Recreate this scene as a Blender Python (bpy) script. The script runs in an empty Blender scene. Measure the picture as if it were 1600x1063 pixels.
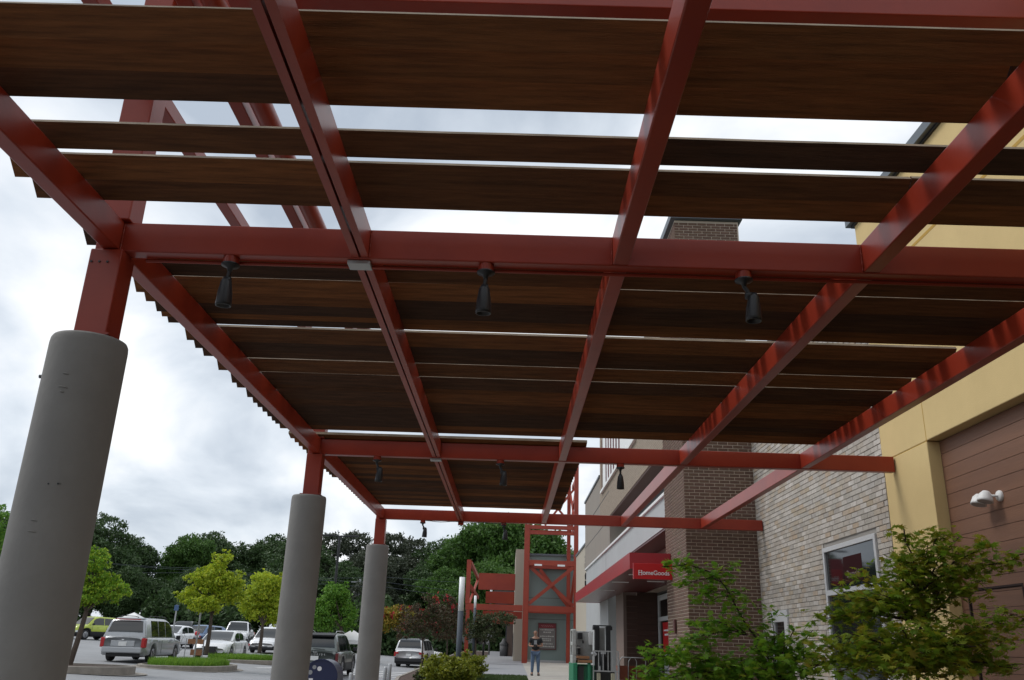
import bpy, math, random, bmesh
import numpy as np
from mathutils import Vector, Matrix
rnd = random.Random(7)
R = math.radians
SC = bpy.context.scene
COL = SC.collection
# ------------------------------------------------------------------ camera
PITCH, YAW, ROLL, FPX = 0.3430, -0.0064, 0.0325, 1330.77
fwd = Vector((math.sin(YAW)*math.cos(PITCH), math.cos(YAW)*math.cos(PITCH), math.sin(PITCH)))
rt = Vector((math.cos(YAW), -math.sin(YAW), 0)); up = rt.cross(fwd)
r2 = rt*math.cos(ROLL)+up*math.sin(ROLL); u2 = -rt*math.sin(ROLL)+up*math.cos(ROLL)
CAM = Vector((0, 0, 1.4))
cd = bpy.data.cameras.new('camera'); cam = bpy.data.objects.new('camera', cd); COL.objects.link(cam)
cd.sensor_width = 36; cd.lens = FPX/1600*36; cd.clip_start = .05; cd.clip_end = 3000
mw = Matrix(((r2.x, u2.x, -fwd.x, CAM.x), (r2.y, u2.y, -fwd.y, CAM.y), (r2.z, u2.z, -fwd.z, CAM.z), (0, 0, 0, 1)))
cam.matrix_world = mw
SC.camera = cam
# ------------------------------------------------------------------ light
SC.view_settings.view_transform = 'Standard'; SC.view_settings.look = 'None'
SC.view_settings.exposure = 0.24; SC.view_settings.gamma = 1
SUN_EL, SUN_AZ = R(52), R(283)
W = bpy.data.worlds.new('World'); SC.world = W; W.use_nodes = True
nt = W.node_tree; nt.nodes.clear(); N = nt.nodes.new; L = nt.links.new
out = N('ShaderNodeOutputWorld'); sky = N('ShaderNodeTexSky'); sky.sky_type = 'NISHITA'; sky.sun_disc = False
sky.sun_elevation = SUN_EL; sky.sun_rotation = SUN_AZ
b1 = N('ShaderNodeBackground'); b1.inputs[1].default_value = 0.10; L(sky.outputs[0], b1.inputs[0])
tc = N('ShaderNodeTexCoord'); sx = N('ShaderNodeSeparateXYZ'); L(tc.outputs['Generated'], sx.inputs[0])
ad = N('ShaderNodeMath'); ad.operation = 'ADD'; ad.inputs[1].default_value = .42; L(sx.outputs[2], ad.inputs[0])
mx = N('ShaderNodeMath'); mx.operation = 'MAXIMUM'; mx.inputs[1].default_value = .1; L(ad.outputs[0], mx.inputs[0])
cb = N('ShaderNodeCombineXYZ')
for i in (0, 1):
    d = N('ShaderNodeMath'); d.operation = 'DIVIDE'; L(sx.outputs[i], d.inputs[0]); L(mx.outputs[0], d.inputs[1]); L(d.outputs[0], cb.inputs[i])
n1 = N('ShaderNodeTexNoise'); n1.inputs['Scale'].default_value = 2.3; n1.inputs['Detail'].default_value = 7; n1.inputs['Roughness'].default_value = .5
n1.inputs['Distortion'].default_value = .35
mp = N('ShaderNodeMapping'); mp.inputs['Location'].default_value = (3.1, 1.7, 0); L(cb.outputs[0], mp.inputs[0]); L(mp.outputs[0], n1.inputs['Vector'])
cr = N('ShaderNodeValToRGB'); L(n1.outputs['Fac'], cr.inputs[0])
e = cr.color_ramp.elements; e[0].position = .38; e[0].color = (.43, .49, .57, 1); e[1].position = .61; e[1].color = (.98, .99, 1.0, 1)
el = cr.color_ramp.elements.new(.49); el.color = (.68, .735, .80, 1)
b2 = N('ShaderNodeBackground'); b2.inputs[1].default_value = 1.0; L(cr.outputs[0], b2.inputs[0])
ms = N('ShaderNodeMixShader'); ms.inputs[0].default_value = .93; L(b1.outputs[0], ms.inputs[1]); L(b2.outputs[0], ms.inputs[2]); L(ms.outputs[0], out.inputs[0])
sd = bpy.data.lights.new('sun', 'SUN'); sun = bpy.data.objects.new('sun', sd); COL.objects.link(sun)
sd.energy = 1.35; sd.angle = R(20); sd.color = (1, .97, .93)
sdir = Vector((math.sin(SUN_AZ)*math.cos(SUN_EL), math.cos(SUN_AZ)*math.cos(SUN_EL), math.sin(SUN_EL)))
sun.rotation_euler = sdir.to_track_quat('Z', 'Y').to_euler()

def sight(px, py, Y):
    """surveyed point: where the line of sight through a spot of the photo meets depth Y"""
    d = r2*((px-800)/FPX)+u2*((531.5-py)/FPX)+fwd
    return CAM+d*(Y/d.y)
def sightX(px, py, X):
    d = r2*((px-800)/FPX)+u2*((531.5-py)/FPX)+fwd
    return CAM+d*((X-CAM.x)/d.x)
def project(P):
    q = Vector(P)-CAM; z = q.dot(fwd)
    return (800+FPX*q.dot(r2)/z, 531.5-FPX*q.dot(u2)/z, z)
# ------------------------------------------------------------------ materials
def mat(name, col, rough=.7, metal=0., var=None, vscale=4., vstretch=(1, 1, 1), bump=0., bscale=40., spec=.5, emit=None, obrand=None, isl=None, trans=0., coat=0., detail=6):
    """principled; var = second colour mixed by noise; obrand/isl = colour lists picked per object / per island"""
    m = bpy.data.materials.new(name); m.use_nodes = True; t = m.node_tree; p = t.nodes['Principled BSDF']
    A = t.nodes.new; K = t.links.new
    p.inputs['Roughness'].default_value = rough; p.inputs['Metallic'].default_value = metal
    p.inputs['Specular IOR Level'].default_value = spec; p.inputs['Coat Weight'].default_value = coat
    co = A('ShaderNodeTexCoord'); ma = A('ShaderNodeMapping'); ma.inputs['Scale'].default_value = vstretch; K(co.outputs['Object'], ma.inputs[0])
    src = None
    oi = None
    if obrand or isl:
        oi = A('ShaderNodeObjectInfo'); g = A('ShaderNodeNewGeometry'); s = A('ShaderNodeMath'); s.operation = 'ADD'
        K(oi.outputs['Random'], s.inputs[0]); K(g.outputs['Random Per Island'], s.inputs[1])
        f = A('ShaderNodeMath'); f.operation = 'FRACT'; K(s.outputs[0], f.inputs[0])
        rp = A('ShaderNodeValToRGB'); cols = obrand or isl; rp.color_ramp.interpolation = 'LINEAR' if isl else 'CONSTANT'
        n = len(cols)
        while len(rp.color_ramp.elements) < n: rp.color_ramp.elements.new(.5)
        for i, c in enumerate(cols):
            rp.color_ramp.elements[i].position = i/n if obrand else i/max(1, n-1)
            rp.color_ramp.elements[i].color = (*c, 1)
        K(f.outputs[0], rp.inputs[0]); src = rp.outputs[0]
    if var:
        nz = A('ShaderNodeTexNoise'); nz.inputs['Scale'].default_value = vscale; nz.inputs['Detail'].default_value = detail; nz.inputs['Roughness'].default_value = .62
        vec = ma.outputs[0]
        if oi:
            ao = A('ShaderNodeVectorMath'); ao.operation = 'ADD'; mo = A('ShaderNodeMath'); mo.operation = 'MULTIPLY'; mo.inputs[1].default_value = 37.
            K(oi.outputs['Random'], mo.inputs[0]); K(ma.outputs[0], ao.inputs[0]); K(mo.outputs[0], ao.inputs[1]); vec = ao.outputs[0]
        K(vec, nz.inputs['Vector'])
        rr = A('ShaderNodeMapRange'); rr.inputs[1].default_value = .35; rr.inputs[2].default_value = .65; K(nz.outputs['Fac'], rr.inputs[0])
        mi = A('ShaderNodeMix'); mi.data_type = 'RGBA'; K(rr.outputs[0], mi.inputs[0])
        if src is not None:
            mul = A('ShaderNodeMix'); mul.data_type = 'RGBA'; mul.blend_type = 'MULTIPLY'; mul.inputs[0].default_value = 1
            K(src, mul.inputs[6]); mul.inputs[7].default_value = (*var, 1); K(src, mi.inputs[6]); K(mul.outputs[2], mi.inputs[7])
        else:
            mi.inputs[6].default_value = (*col, 1); mi.inputs[7].default_value = (*var, 1)
        src = mi.outputs[2]
    if src is not None: K(src, p.inputs['Base Color'])
    else: p.inputs['Base Color'].default_value = (*col, 1)
    if bump:
        nb = A('ShaderNodeTexNoise'); nb.inputs['Scale'].default_value = bscale; nb.inputs['Detail'].default_value = 5; K(ma.outputs[0], nb.inputs['Vector'])
        bp = A('ShaderNodeBump'); bp.inputs['Strength'].default_value = bump; bp.inputs['Distance'].default_value = .01; K(nb.outputs['Fac'], bp.inputs['Height']); K(bp.outputs[0], p.inputs['Normal'])
    if emit:
        p.inputs['Emission Color'].default_value = (*col, 1); p.inputs['Emission Strength'].default_value = emit
    if trans:
        o = t.nodes['Material Output']; tl = A('ShaderNodeBsdfTranslucent'); mxs = A('ShaderNodeMixShader'); mxs.inputs[0].default_value = trans
        if src is not None: K(src, tl.inputs[0])
        else: tl.inputs[0].default_value = (*col, 1)
        K(p.outputs[0], mxs.inputs[1]); K(tl.outputs[0], mxs.inputs[2]); K(mxs.outputs[0], o.inputs[0])
    return m
def courses_mat(name, ca, cb_, mortar, axis, lw=.21, lh=.0677):
    """brick coursing for far walls (axis: which object axis runs along the wall)"""
    m = bpy.data.materials.new(name); m.use_nodes = True; t = m.node_tree; p = t.nodes['Principled BSDF']; A = t.nodes.new; K = t.links.new
    co = A('ShaderNodeTexCoord'); s = A('ShaderNodeSeparateXYZ'); c = A('ShaderNodeCombineXYZ'); K(co.outputs['Object'], s.inputs[0])
    K(s.outputs[axis], c.inputs[0]); K(s.outputs[2], c.inputs[1])
    b = A('ShaderNodeTexBrick'); K(c.outputs[0], b.inputs['Vector']); b.inputs['Scale'].default_value = 1
    b.inputs['Brick Width'].default_value = lw; b.inputs['Row Height'].default_value = lh; b.inputs['Mortar Size'].default_value = .006
    b.inputs['Color1'].default_value = (*ca, 1); b.inputs['Color2'].default_value = (*cb_, 1); b.inputs['Mortar'].default_value = (*mortar, 1)
    K(b.outputs['Color'], p.inputs['Base Color']); p.inputs['Roughness'].default_value = .85
    return m
M = {}
M['red'] = mat('red_steel_paint', (.29, .032, .013), .34, var=(.23, .024, .011), vscale=1.6, bump=.07, bscale=18, spec=.4, detail=10)
M['redfar'] = mat('orange_red_steel_paint', (.34, .046, .020), .5, var=(.28, .035, .018), vscale=1.5)
M['slat'] = mat('stained_board_wood', (.1, .05, .02), .75, obrand=[(.165, .064, .020), (.10, .042, .016), (.068, .033, .017), (.21, .080, .024), (.13, .052, .018), (.082, .037, .017)],
                var=(.55, .55, .57), vscale=5.0, vstretch=(.5, 9, 9), bump=.5, bscale=34, spec=.25)
M['slatedge'] = mat('weathered_board_edge', (.27, .21, .15), .9, var=(.13, .10, .07), vscale=14, vstretch=(.3, 2, 2), bump=.5, bscale=60)
M['conc'] = mat('painted_concrete', (.215, .208, .196), .85, var=(.185, .178, .168), vscale=2.2, bump=.3, bscale=22, detail=12)
M['black'] = mat('black_metal', (.012, .013, .015), .42)
M['lens'] = mat('lamp_glass', (.5, .5, .5), .15, metal=.3)
M['stucco'] = mat('yellow_stucco', (.66, .50, .235), .9, var=(.61, .46, .215), vscale=1.2, bump=.25, bscale=90)
M['ochre'] = mat('ochre_reveal', (.46, .28, .055), .9)
M['coping'] = mat('grey_metal_coping', (.13, .15, .17), .5, metal=.3)
M['plank'] = mat('brown_cladding', (.205, .100, .058), .62, var=(.165, .08, .048), vscale=2, vstretch=(1, .25, 4), bump=.2, bscale=40, obrand=None)
M['plankgap'] = mat('dark_cladding_gap', (.03, .015, .012), .9)
M['stone'] = mat('pale_mixed_brick', (.4, .36, .3), .9, isl=[(.43, .40, .355), (.50, .46, .41), (.38, .35, .305), (.55, .515, .47), (.42, .35, .26), (.45, .415, .375), (.60, .56, .51), (.39, .365, .335), (.47, .37, .27), (.48, .45, .405)],
                 var=(.82, .81, .80), vscale=10, bump=.5, bscale=60)
M['mortar'] = mat('grey_mortar', (.27, .255, .235), .95, bump=.3)
M['pier'] = mat('brown_brick', (.15, .09, .06), .85, isl=[(.135, .082, .056), (.16, .098, .066), (.12, .07, .05), (.145, .082, .06), (.168, .10, .074)], var=(.78, .76, .74), vscale=16, bump=.4, bscale=70)
M['pmortar'] = mat('tan_mortar', (.56, .48, .39), .95, bump=.3)
M['tanbrick_far'] = courses_mat('tan_brick_far', (.27, .21, .155), (.22, .17, .125), (.36, .31, .25), 1)
M['pinkbrick'] = courses_mat('rose_brick_far', (.27, .185, .15), (.23, .16, .13), (.3, .23, .19), 1)
M['panel'] = mat('taupe_panel', (.27, .235, .20), .8, var=(.25, .22, .19), vscale=.8)
M['greyband'] = mat('light_grey_panel', (.42, .435, .44), .6, var=(.39, .405, .41), vscale=.7)
M['dgrey'] = mat('dark_grey_panel', (.085, .085, .088), .7)
M['white'] = mat('white_paint', (.75, .75, .74), .5)
M['soffit'] = mat('brown_soffit', (.075, .035, .025), .7)
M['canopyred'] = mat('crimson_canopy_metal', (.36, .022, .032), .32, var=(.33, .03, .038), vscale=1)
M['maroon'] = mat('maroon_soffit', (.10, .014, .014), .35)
M['signred'] = mat('red_sign_face', (.52, .008, .012), .35)
M['letters'] = mat('white_letters', (.82, .82, .84), .4)
M['alu'] = mat('aluminium_frame', (.58, .59, .60), .45, metal=.2)
M['glass'] = mat('dark_window_glass', (.012, .014, .016), .04, spec=.9)
M['glass2'] = mat('tinted_car_glass', (.012, .015, .017), .05, spec=.8)
M['brownwall'] = mat('dark_brown_boards', (.055, .024, .015), .55, var=(.045, .02, .013), vscale=3, vstretch=(1, 1, 6))
M['browncol'] = mat('warm_brown_column', (.17, .12, .10), .7)
M['asphalt'] = mat('asphalt', (.29, .295, .305), .88, var=(.235, .24, .25), vscale=.45, bump=.25, bscale=60)
M['walk'] = mat('grey_paving', (.27, .275, .29), .85, var=(.245, .25, .265), vscale=.6, bump=.15)
M['beige'] = mat('beige_concrete', (.40, .375, .335), .88, var=(.35, .33, .295), vscale=.5, bump=.2)
M['kerb'] = mat('kerb_concrete', (.30, .27, .235), .9, var=(.22, .2, .175), vscale=3, bump=.4)
M['mulch'] = mat('brown_mulch', (.085, .05, .035), .95, var=(.05, .03, .022), vscale=9, bump=.8, bscale=30)
M['lawn'] = mat('turf_soil', (.05, .085, .025), .95, var=(.035, .06, .02), vscale=3)
M['grass'] = mat('grass_blades', (.1, .2, .03), .7, isl=[(.11, .24, .02), (.17, .33, .03), (.23, .38, .04), (.13, .26, .025)], trans=.3)
M['turf'] = mat('turf_blades', (.1, .2, .03), .7, isl=[(.05, .085, .022), (.065, .11, .028), (.045, .075, .02)], trans=.3)
M['line'] = mat('white_road_paint', (.62, .62, .61), .7, var=(.42, .42, .42), vscale=5)
M['bark'] = mat('bark', (.10, .075, .058), .9, var=(.065, .048, .038), vscale=8, vstretch=(3, 3, 1), bump=.6, bscale=25)
M['twig'] = mat('dark_twig', (.045, .022, .018), .7)
M['green'] = mat('green_wall_panel', (.20, .26, .25), .75, var=(.185, .245, .235), vscale=.5)
M['beigewall'] = mat('beige_wall', (.42, .38, .31), .85)
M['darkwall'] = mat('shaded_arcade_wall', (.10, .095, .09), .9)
M['navy'] = mat('navy_mailbox_paint', (.012, .018, .07), .35)
M['tyre'] = mat('tyre_rubber', (.015, .015, .016), .8)
M['rim'] = mat('alloy_rim', (.35, .35, .36), .3, metal=.8)
M['blackpl'] = mat('black_plastic', (.02, .02, .022), .6)
M['redlamp'] = mat('red_tail_lamp', (.42, .01, .012), .15)
M['clear'] = mat('clear_lamp', (.6, .62, .64), .15)
M['chrome'] = mat('chrome_trim', (.6, .6, .6), .15, metal=1)
M['flgreen'] = mat('green_machine_paint', (.02, .20, .10), .45)
M['flwhite'] = mat('white_machine_paint', (.42, .43, .42), .5, var=(.33, .33, .31), vscale=6)
M['wood'] = mat('pallet_wood', (.34, .17, .08), .8, var=(.25, .12, .06), vscale=5)
M['galv'] = mat('galvanised_steel', (.42, .43, .44), .5, metal=.4)
M['polegrey'] = mat('grey_pole_paint', (.065, .08, .10), .7)
M['diffuser'] = mat('milky_diffuser', (.86, .88, .89), .4)
M['skin'] = mat('skin', (.30, .155, .10), .55)
M['tshirt'] = mat('black_tshirt', (.018, .018, .02), .9)
M['jeans'] = mat('blue_jeans', (.075, .12, .20), .9, var=(.12, .17, .26), vscale=9)
M['shoe'] = mat('dark_shoe', (.02, .018, .017), .7)
M['postergrey'] = mat('poster_grey', (.3, .31, .33), .6)
def paint(name, col, rough=.25, metal=.0): return mat(name, col, rough, metal, coat=.5)
def leafm(name, cols, tr=.35): return mat(name, cols[0], .6, isl=cols, trans=tr)
M['maple'] = leafm('maple_leaf_green', [(.10, .27, .022), (.18, .38, .03), (.27, .44, .035), (.14, .32, .025), (.34, .40, .04)], .5)
M['maple2'] = leafm('maple_leaf_mixed', [(.14, .27, .022), (.26, .37, .03), (.38, .42, .035), (.33, .27, .03), (.17, .32, .025), (.31, .39, .03)], .5)
M['yellowgreen'] = leafm('yellow_green_leaf', [(.32, .42, .03), (.46, .56, .035), (.58, .60, .04), (.26, .40, .025), (.40, .50, .03)])
M['youngtree'] = leafm('mixed_green_yellow_leaf', [(.13, .30, .025), (.24, .44, .03), (.44, .54, .035), (.10, .25, .02), (.33, .46, .03)])
M['greenleaf'] = leafm('green_leaf', [(.08, .21, .02), (.12, .28, .025), (.18, .34, .035), (.06, .16, .018)])
M['forest'] = leafm('dark_forest_leaf', [(.030, .065, .018), (.042, .088, .023), (.06, .11, .028), (.036, .075, .022), (.07, .125, .035)], .2)
M['forest2'] = leafm('olive_forest_leaf', [(.055, .068, .04), (.045, .06, .032), (.068, .084, .048), (.04, .054, .028)], .2)
M['forest3'] = leafm('mid_green_forest_leaf', [(.06, .14, .022), (.085, .18, .028), (.045, .11, .02), (.11, .21, .035)], .3)
M['myrtle'] = leafm('dark_red_green_leaf', [(.05, .05, .018), (.085, .055, .028), (.06, .075, .025), (.12, .045, .03), (.045, .065, .02)], .2)
M['myrtleg'] = leafm('dull_green_leaf', [(.04, .065, .018), (.06, .09, .025), (.065, .06, .025), (.045, .07, .02)], .2)
M['bloom'] = leafm('red_blossom', [(.42, .02, .03), (.5, .03, .04), (.33, .015, .025)], .2)
M['autumn'] = leafm('yellow_orange_leaf', [(.32, .29, .03), (.42, .26, .03), (.2, .25, .03), (.36, .17, .025)])
M['shrub'] = leafm('gold_green_shrub_leaf', [(.19, .22, .018), (.27, .29, .02), (.12, .17, .018), (.33, .33, .025)])
# ------------------------------------------------------------------ mesh builder
class MB:
    def __init__(s): s.v = []; s.f = []; s.mi = []; s.sm = []
    def add(s, vs, fs, mi=0, smooth=False):
        o = len(s.v); s.v += [tuple(v) for v in vs]
        for f in fs: s.f.append(tuple(i+o for i in f)); s.mi.append(mi); s.sm.append(smooth)
        return s
    def box(s, x0, x1, y0, y1, z0, z1, mi=0):
        return s.add([(x0, y0, z0), (x1, y0, z0), (x1, y1, z0), (x0, y1, z0), (x0, y0, z1), (x1, y0, z1), (x1, y1, z1), (x0, y1, z1)],
                     [(0, 3, 2, 1), (4, 5, 6, 7), (0, 1, 5, 4), (1, 2, 6, 5), (2, 3, 7, 6), (3, 0, 4, 7)], mi)
    def bar(s, a, b, w, h=None, mi=0, upv=(0, 0, 1)):
        a = Vector(a); b = Vector(b); h = h or w; d = (b-a).normalized(); u = Vector(upv)
        if abs(d.dot(u)) > .98: u = Vector((0, 1, 0))
        x = d.cross(u).normalized(); y = x.cross(d).normalized(); vs = []
        for p in (a, b):
            for sx_, sy_ in ((-1, -1), (1, -1), (1, 1), (-1, 1)): vs.append(p+x*sx_*w/2+y*sy_*h/2)
        return s.add(vs, [(0, 1, 2, 3), (7, 6, 5, 4), (0, 4, 5, 1), (1, 5, 6, 2), (2, 6, 7, 3), (3, 7, 4, 0)], mi)
    def tube(s, pts, rad, n=8, mi=0, cap=True):
        pts = [Vector(p) for p in pts]; rs = rad if isinstance(rad, (list, tuple)) else [rad]*len(pts); rings = []; px = None
        for i, p in enumerate(pts):
            d = (pts[min(i+1, len(pts)-1)]-pts[max(i-1, 0)]); d = d.normalized() if d.length > 1e-9 else Vector((0, 0, 1))
            if px is None:
                a = Vector((0, 0, 1)) if abs(d.z) < .9 else Vector((1, 0, 0)); px = d.cross(a).normalized()
            px = (px-d*px.dot(d)); px = px.normalized() if px.length > 1e-6 else d.orthogonal().normalized()
            py = d.cross(px); rings.append([p+(px*math.cos(2*math.pi*k/n)+py*math.sin(2*math.pi*k/n))*rs[i] for k in range(n)])
        vs = [v for r_ in rings for v in r_]; fs = []
        for i in range(len(rings)-1):
            for k in range(n): a = i*n+k; b = i*n+(k+1) % n; fs.append((a, b, b+n, a+n))
        s.add(vs, fs, mi, True)
        if cap:
            s.add(rings[0], [tuple(range(n))[::-1]], mi); s.add(rings[-1], [tuple(range(n))], mi)
        return s
    def lathe(s, prof, c=(0, 0, 0), n=24, mi=0, axis='z', smooth=True):
        vs = []; fs = []
        for r_, z in prof:
            for k in range(n):
                a = 2*math.pi*k/n
                if axis == 'z': vs.append((c[0]+r_*math.cos(a), c[1]+r_*math.sin(a), c[2]+z))
                else: vs.append((c[0]+z, c[1]+r_*math.cos(a), c[2]+r_*math.sin(a)))
        for i in range(len(prof)-1):
            for k in range(n): a = i*n+k; b = i*n+(k+1) % n; fs.append((a, b, b+n, a+n))
        s.add(vs, fs, mi, smooth)
        return s
    def prism(s, poly, axis, a0, a1, mi=0):
        """poly of 2D points extruded along axis"""
        n = len(poly)
        def P(p, a): return {'x': (a, p[0], p[1]), 'y': (p[0], a, p[1]), 'z': (p[0], p[1], a)}[axis]
        vs = [P(p, a0) for p in poly]+[P(p, a1) for p in poly]
        fs = [tuple(range(n))[::-1], tuple(range(n, 2*n))]+[(k, (k+1) % n, (k+1) % n+n, k+n) for k in range(n)]
        return s.add(vs, fs, mi)
    def quad(s, a, b, c, d, mi=0): return s.add([a, b, c, d], [(0, 1, 2, 3)], mi)
    def mesh(s, name, mats):
        me = bpy.data.meshes.new(name); me.from_pydata(s.v, [], s.f)
        for m in (mats if isinstance(mats, (list, tuple)) else [mats]): me.materials.append(m)
        me.polygons.foreach_set('material_index', s.mi); me.polygons.foreach_set('use_smooth', s.sm); me.update()
        return me
def link(name, me, parent=None, loc=None):
    o = bpy.data.objects.new(name, me); COL.objects.link(o)
    if parent is not None: o.parent = parent
    if loc is not None: o.location = loc
    return o
def bevel(o, w, seg=2, ang=35):
    b = o.modifiers.new('bevel', 'BEVEL'); b.width = w; b.segments = seg; b.limit_method = 'ANGLE'; b.angle_limit = R(ang); return o
def tag(o, label=None, cat=None, group=None, kind=None):
    if label: o['label'] = label
    if cat: o['category'] = cat
    if group: o['group'] = group
    if kind: o['kind'] = kind
    return o
def thing(name, label, cat, loc=(0, 0, 0), rz=0, group=None):
    o = bpy.data.objects.new(name, None); COL.objects.link(o); o.location = loc; o.rotation_euler = (0, 0, rz); o.empty_display_size = .2
    return tag(o, label, cat, group)
def part(name, mb, m, parent, label=None, bv=0, kind=None, loc=None):
    o = link(name, mb.mesh(name, m), parent, loc)
    if bv: bevel(o, bv)
    if label: o['label'] = label
    if kind: o['kind'] = kind
    return o
def struct(name, mb, m): return tag(link(name, mb.mesh(name, m)), kind='structure')
def copy_tree(o, parent=None):
    c = o.copy(); COL.objects.link(c); c.parent = parent
    for ch in [x for x in SC.objects if x.parent == o]: copy_tree(ch, c)
    return c
def text_mb(s, size, depth=.01, shear=0, bold=0.0, spacing=1.0):
    cu = bpy.data.curves.new('t', 'FONT'); cu.body = s; cu.size = size; cu.extrude = depth/2; cu.shear = shear; cu.offset = bold; cu.space_character = spacing
    cu.align_x = 'CENTER'; cu.align_y = 'CENTER'; cu.resolution_u = 3
    o = bpy.data.objects.new('t', cu); COL.objects.link(o)
    me = bpy.data.meshes.new_from_object(o.evaluated_get(bpy.context.evaluated_depsgraph_get()))
    bpy.data.objects.remove(o); return me
def put_text(name, s, size, m, parent, loc, rot, **k):
    me = text_mb(s, size, **k); me.materials.clear(); me.materials.append(m)
    o = link(name, me, parent, loc); o.rotation_euler = rot; return o

# ================================================================== GROUND
def zwalk(Y): return max(0, min((Y-22)*.013, .72))
def zlot(X): return -.2+.04*min(max(0, -X-6), 34)
def sheet(name, xs, ys, zf, m, dz=0):
    mb = MB(); vs = [(x, y, zf(x, y)+dz) for y in ys for x in xs]; nx = len(xs)
    mb.add(vs, [(j*nx+i, j*nx+i+1, (j+1)*nx+i+1, (j+1)*nx+i) for j in range(len(ys)-1) for i in range(nx-1)], 0, True)
    return struct(name, mb, m)
lots = [-400, -120, -60, -40, -30, -20, -14, -10, -8, -6, -5, -4, -2.9]
sheet('parking_lot', lots, [-30, 0, 20, 40, 60, 80, 120, 180, 260, 400], lambda x, y: zlot(x) if x > -60 else 1.16, M['asphalt'])
def zfar(x, y): return max(-.25, -.25+(y-130)*.0)
sheet('far_ground', [-900, -400, 0, 400, 900], [-300, 400, 1200, 2500], lambda x, y: -.45, M['lawn'])
yw = [-30, 0, 10, 22, 30, 38, 46, 54, 62, 70, 77, 85, 130, 260]
# planting / kerb strip between lot and walk, then grey walk, then beige concrete
def kx(Y): return -3.05-.8*max(0, min(1, (Y-24)/9))
mb = MB(); ybed = [20, 24, 27, 30, 33, 40, 50, 62, 77]; vs = []
for y in ybed: vs += [(kx(y), y, zwalk(y)+.02), (-2.4, y, zwalk(y)+.05), (-1.5, y, zwalk(y)+.02)]
mb.add(vs, [(j*3+i, j*3+i+1, j*3+i+4, j*3+i+3) for j in range(len(ybed)-1) for i in range(2)], 0, True); struct('planting_bed', mb, M['mulch'])
mb = MB(); mb.quad((1.0, 1, .012), (4.98, 1, .012), (4.98, 16.6, .012), (1.0, 16.6, .012)); struct('maple_bed', mb, M['mulch'])
mb = MB(); mb.quad((-3.0, -26, .006), (7.4, -26, .006), (7.4, 2.6, .006), (-3.0, 2.6, .006)); struct('paver_floor', mb, mat('dark_brick_pavers', (.075, .058, .05), .85, var=(.055, .044, .038), vscale=3))  # unseen dark floor, added to cut light bounced up to the boards
sheet('beige_pavement', [-3.0, -1.4, .82, 3.0, 7.5], yw, lambda x, y: zwalk(y), M['beige'])
sheet('walkway', [-1.62, .86], [37.3, 42, 46, 54, 62, 70, 77, 85, 130], lambda x, y: zwalk(y)+.006, M['walk'])
sheet('lawn_strip', [-1.55, .80], [24, 30, 37.2], lambda x, y: zwalk(y)+.02, M['lawn'])
mb = MB()
yk = [-12, 0, 12, 20, 24, 27, 30, 33, 40, 46, 54, 62, 70, 77]
for i in range(len(yk)-1):
    y0, y1 = yk[i]+.004, yk[i+1]-.004; a0, a1 = kx(y0), kx(y1)
    mb.add([(a0-.16, y0, -.3), (a0, y0, -.3), (a0, y0, zwalk(y0)+.04), (a0-.13, y0, zwalk(y0)+.03), (a1-.16, y1, -.3), (a1, y1, -.3), (a1, y1, zwalk(y1)+.04), (a1-.13, y1, zwalk(y1)+.03)],
           [(0, 3, 2, 1), (4, 5, 6, 7), (0, 1, 5, 4), (1, 2, 6, 5), (2, 3, 7, 6), (3, 0, 4, 7)])
struct('kerb', mb, M['kerb'])
# paving joints across the pavement
mb = MB()
for y in np.arange(24, 76, 1.5):
    mb.box(.9, 7.4, y-.008, y+.008, zwalk(y)+.003, zwalk(y)+.005)
struct('pavement_joints', mb, M['kerb'])
def grass_mb(n, region, hgt, wid, zf, rr):
    mb = MB()
    for _ in range(n):
        x, y = region(rr); z = zf(x, y); a = rr.uniform(0, 6.28); h = hgt*rr.uniform(.6, 1.2); w = wid
        dx, dy = math.cos(a)*w, math.sin(a)*w; l = rr.uniform(-.5, .5)*h
        mb.add([(x-dx, y-dy, z), (x+dx, y+dy, z), (x+l*math.sin(a), y-l*math.cos(a), z+h)], [(0, 1, 2)])
    return mb
rr = random.Random(3)
tag(link('turf', grass_mb(9000, lambda r: (r.uniform(-1.53, .79), 24+13.1*r.random()**.6), .05, .012, lambda x, y: zwalk(y)+.02, rr).mesh('turf', M['turf'])),
    'short dull green turf beside the pavement', 'grass', kind='stuff')
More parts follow.
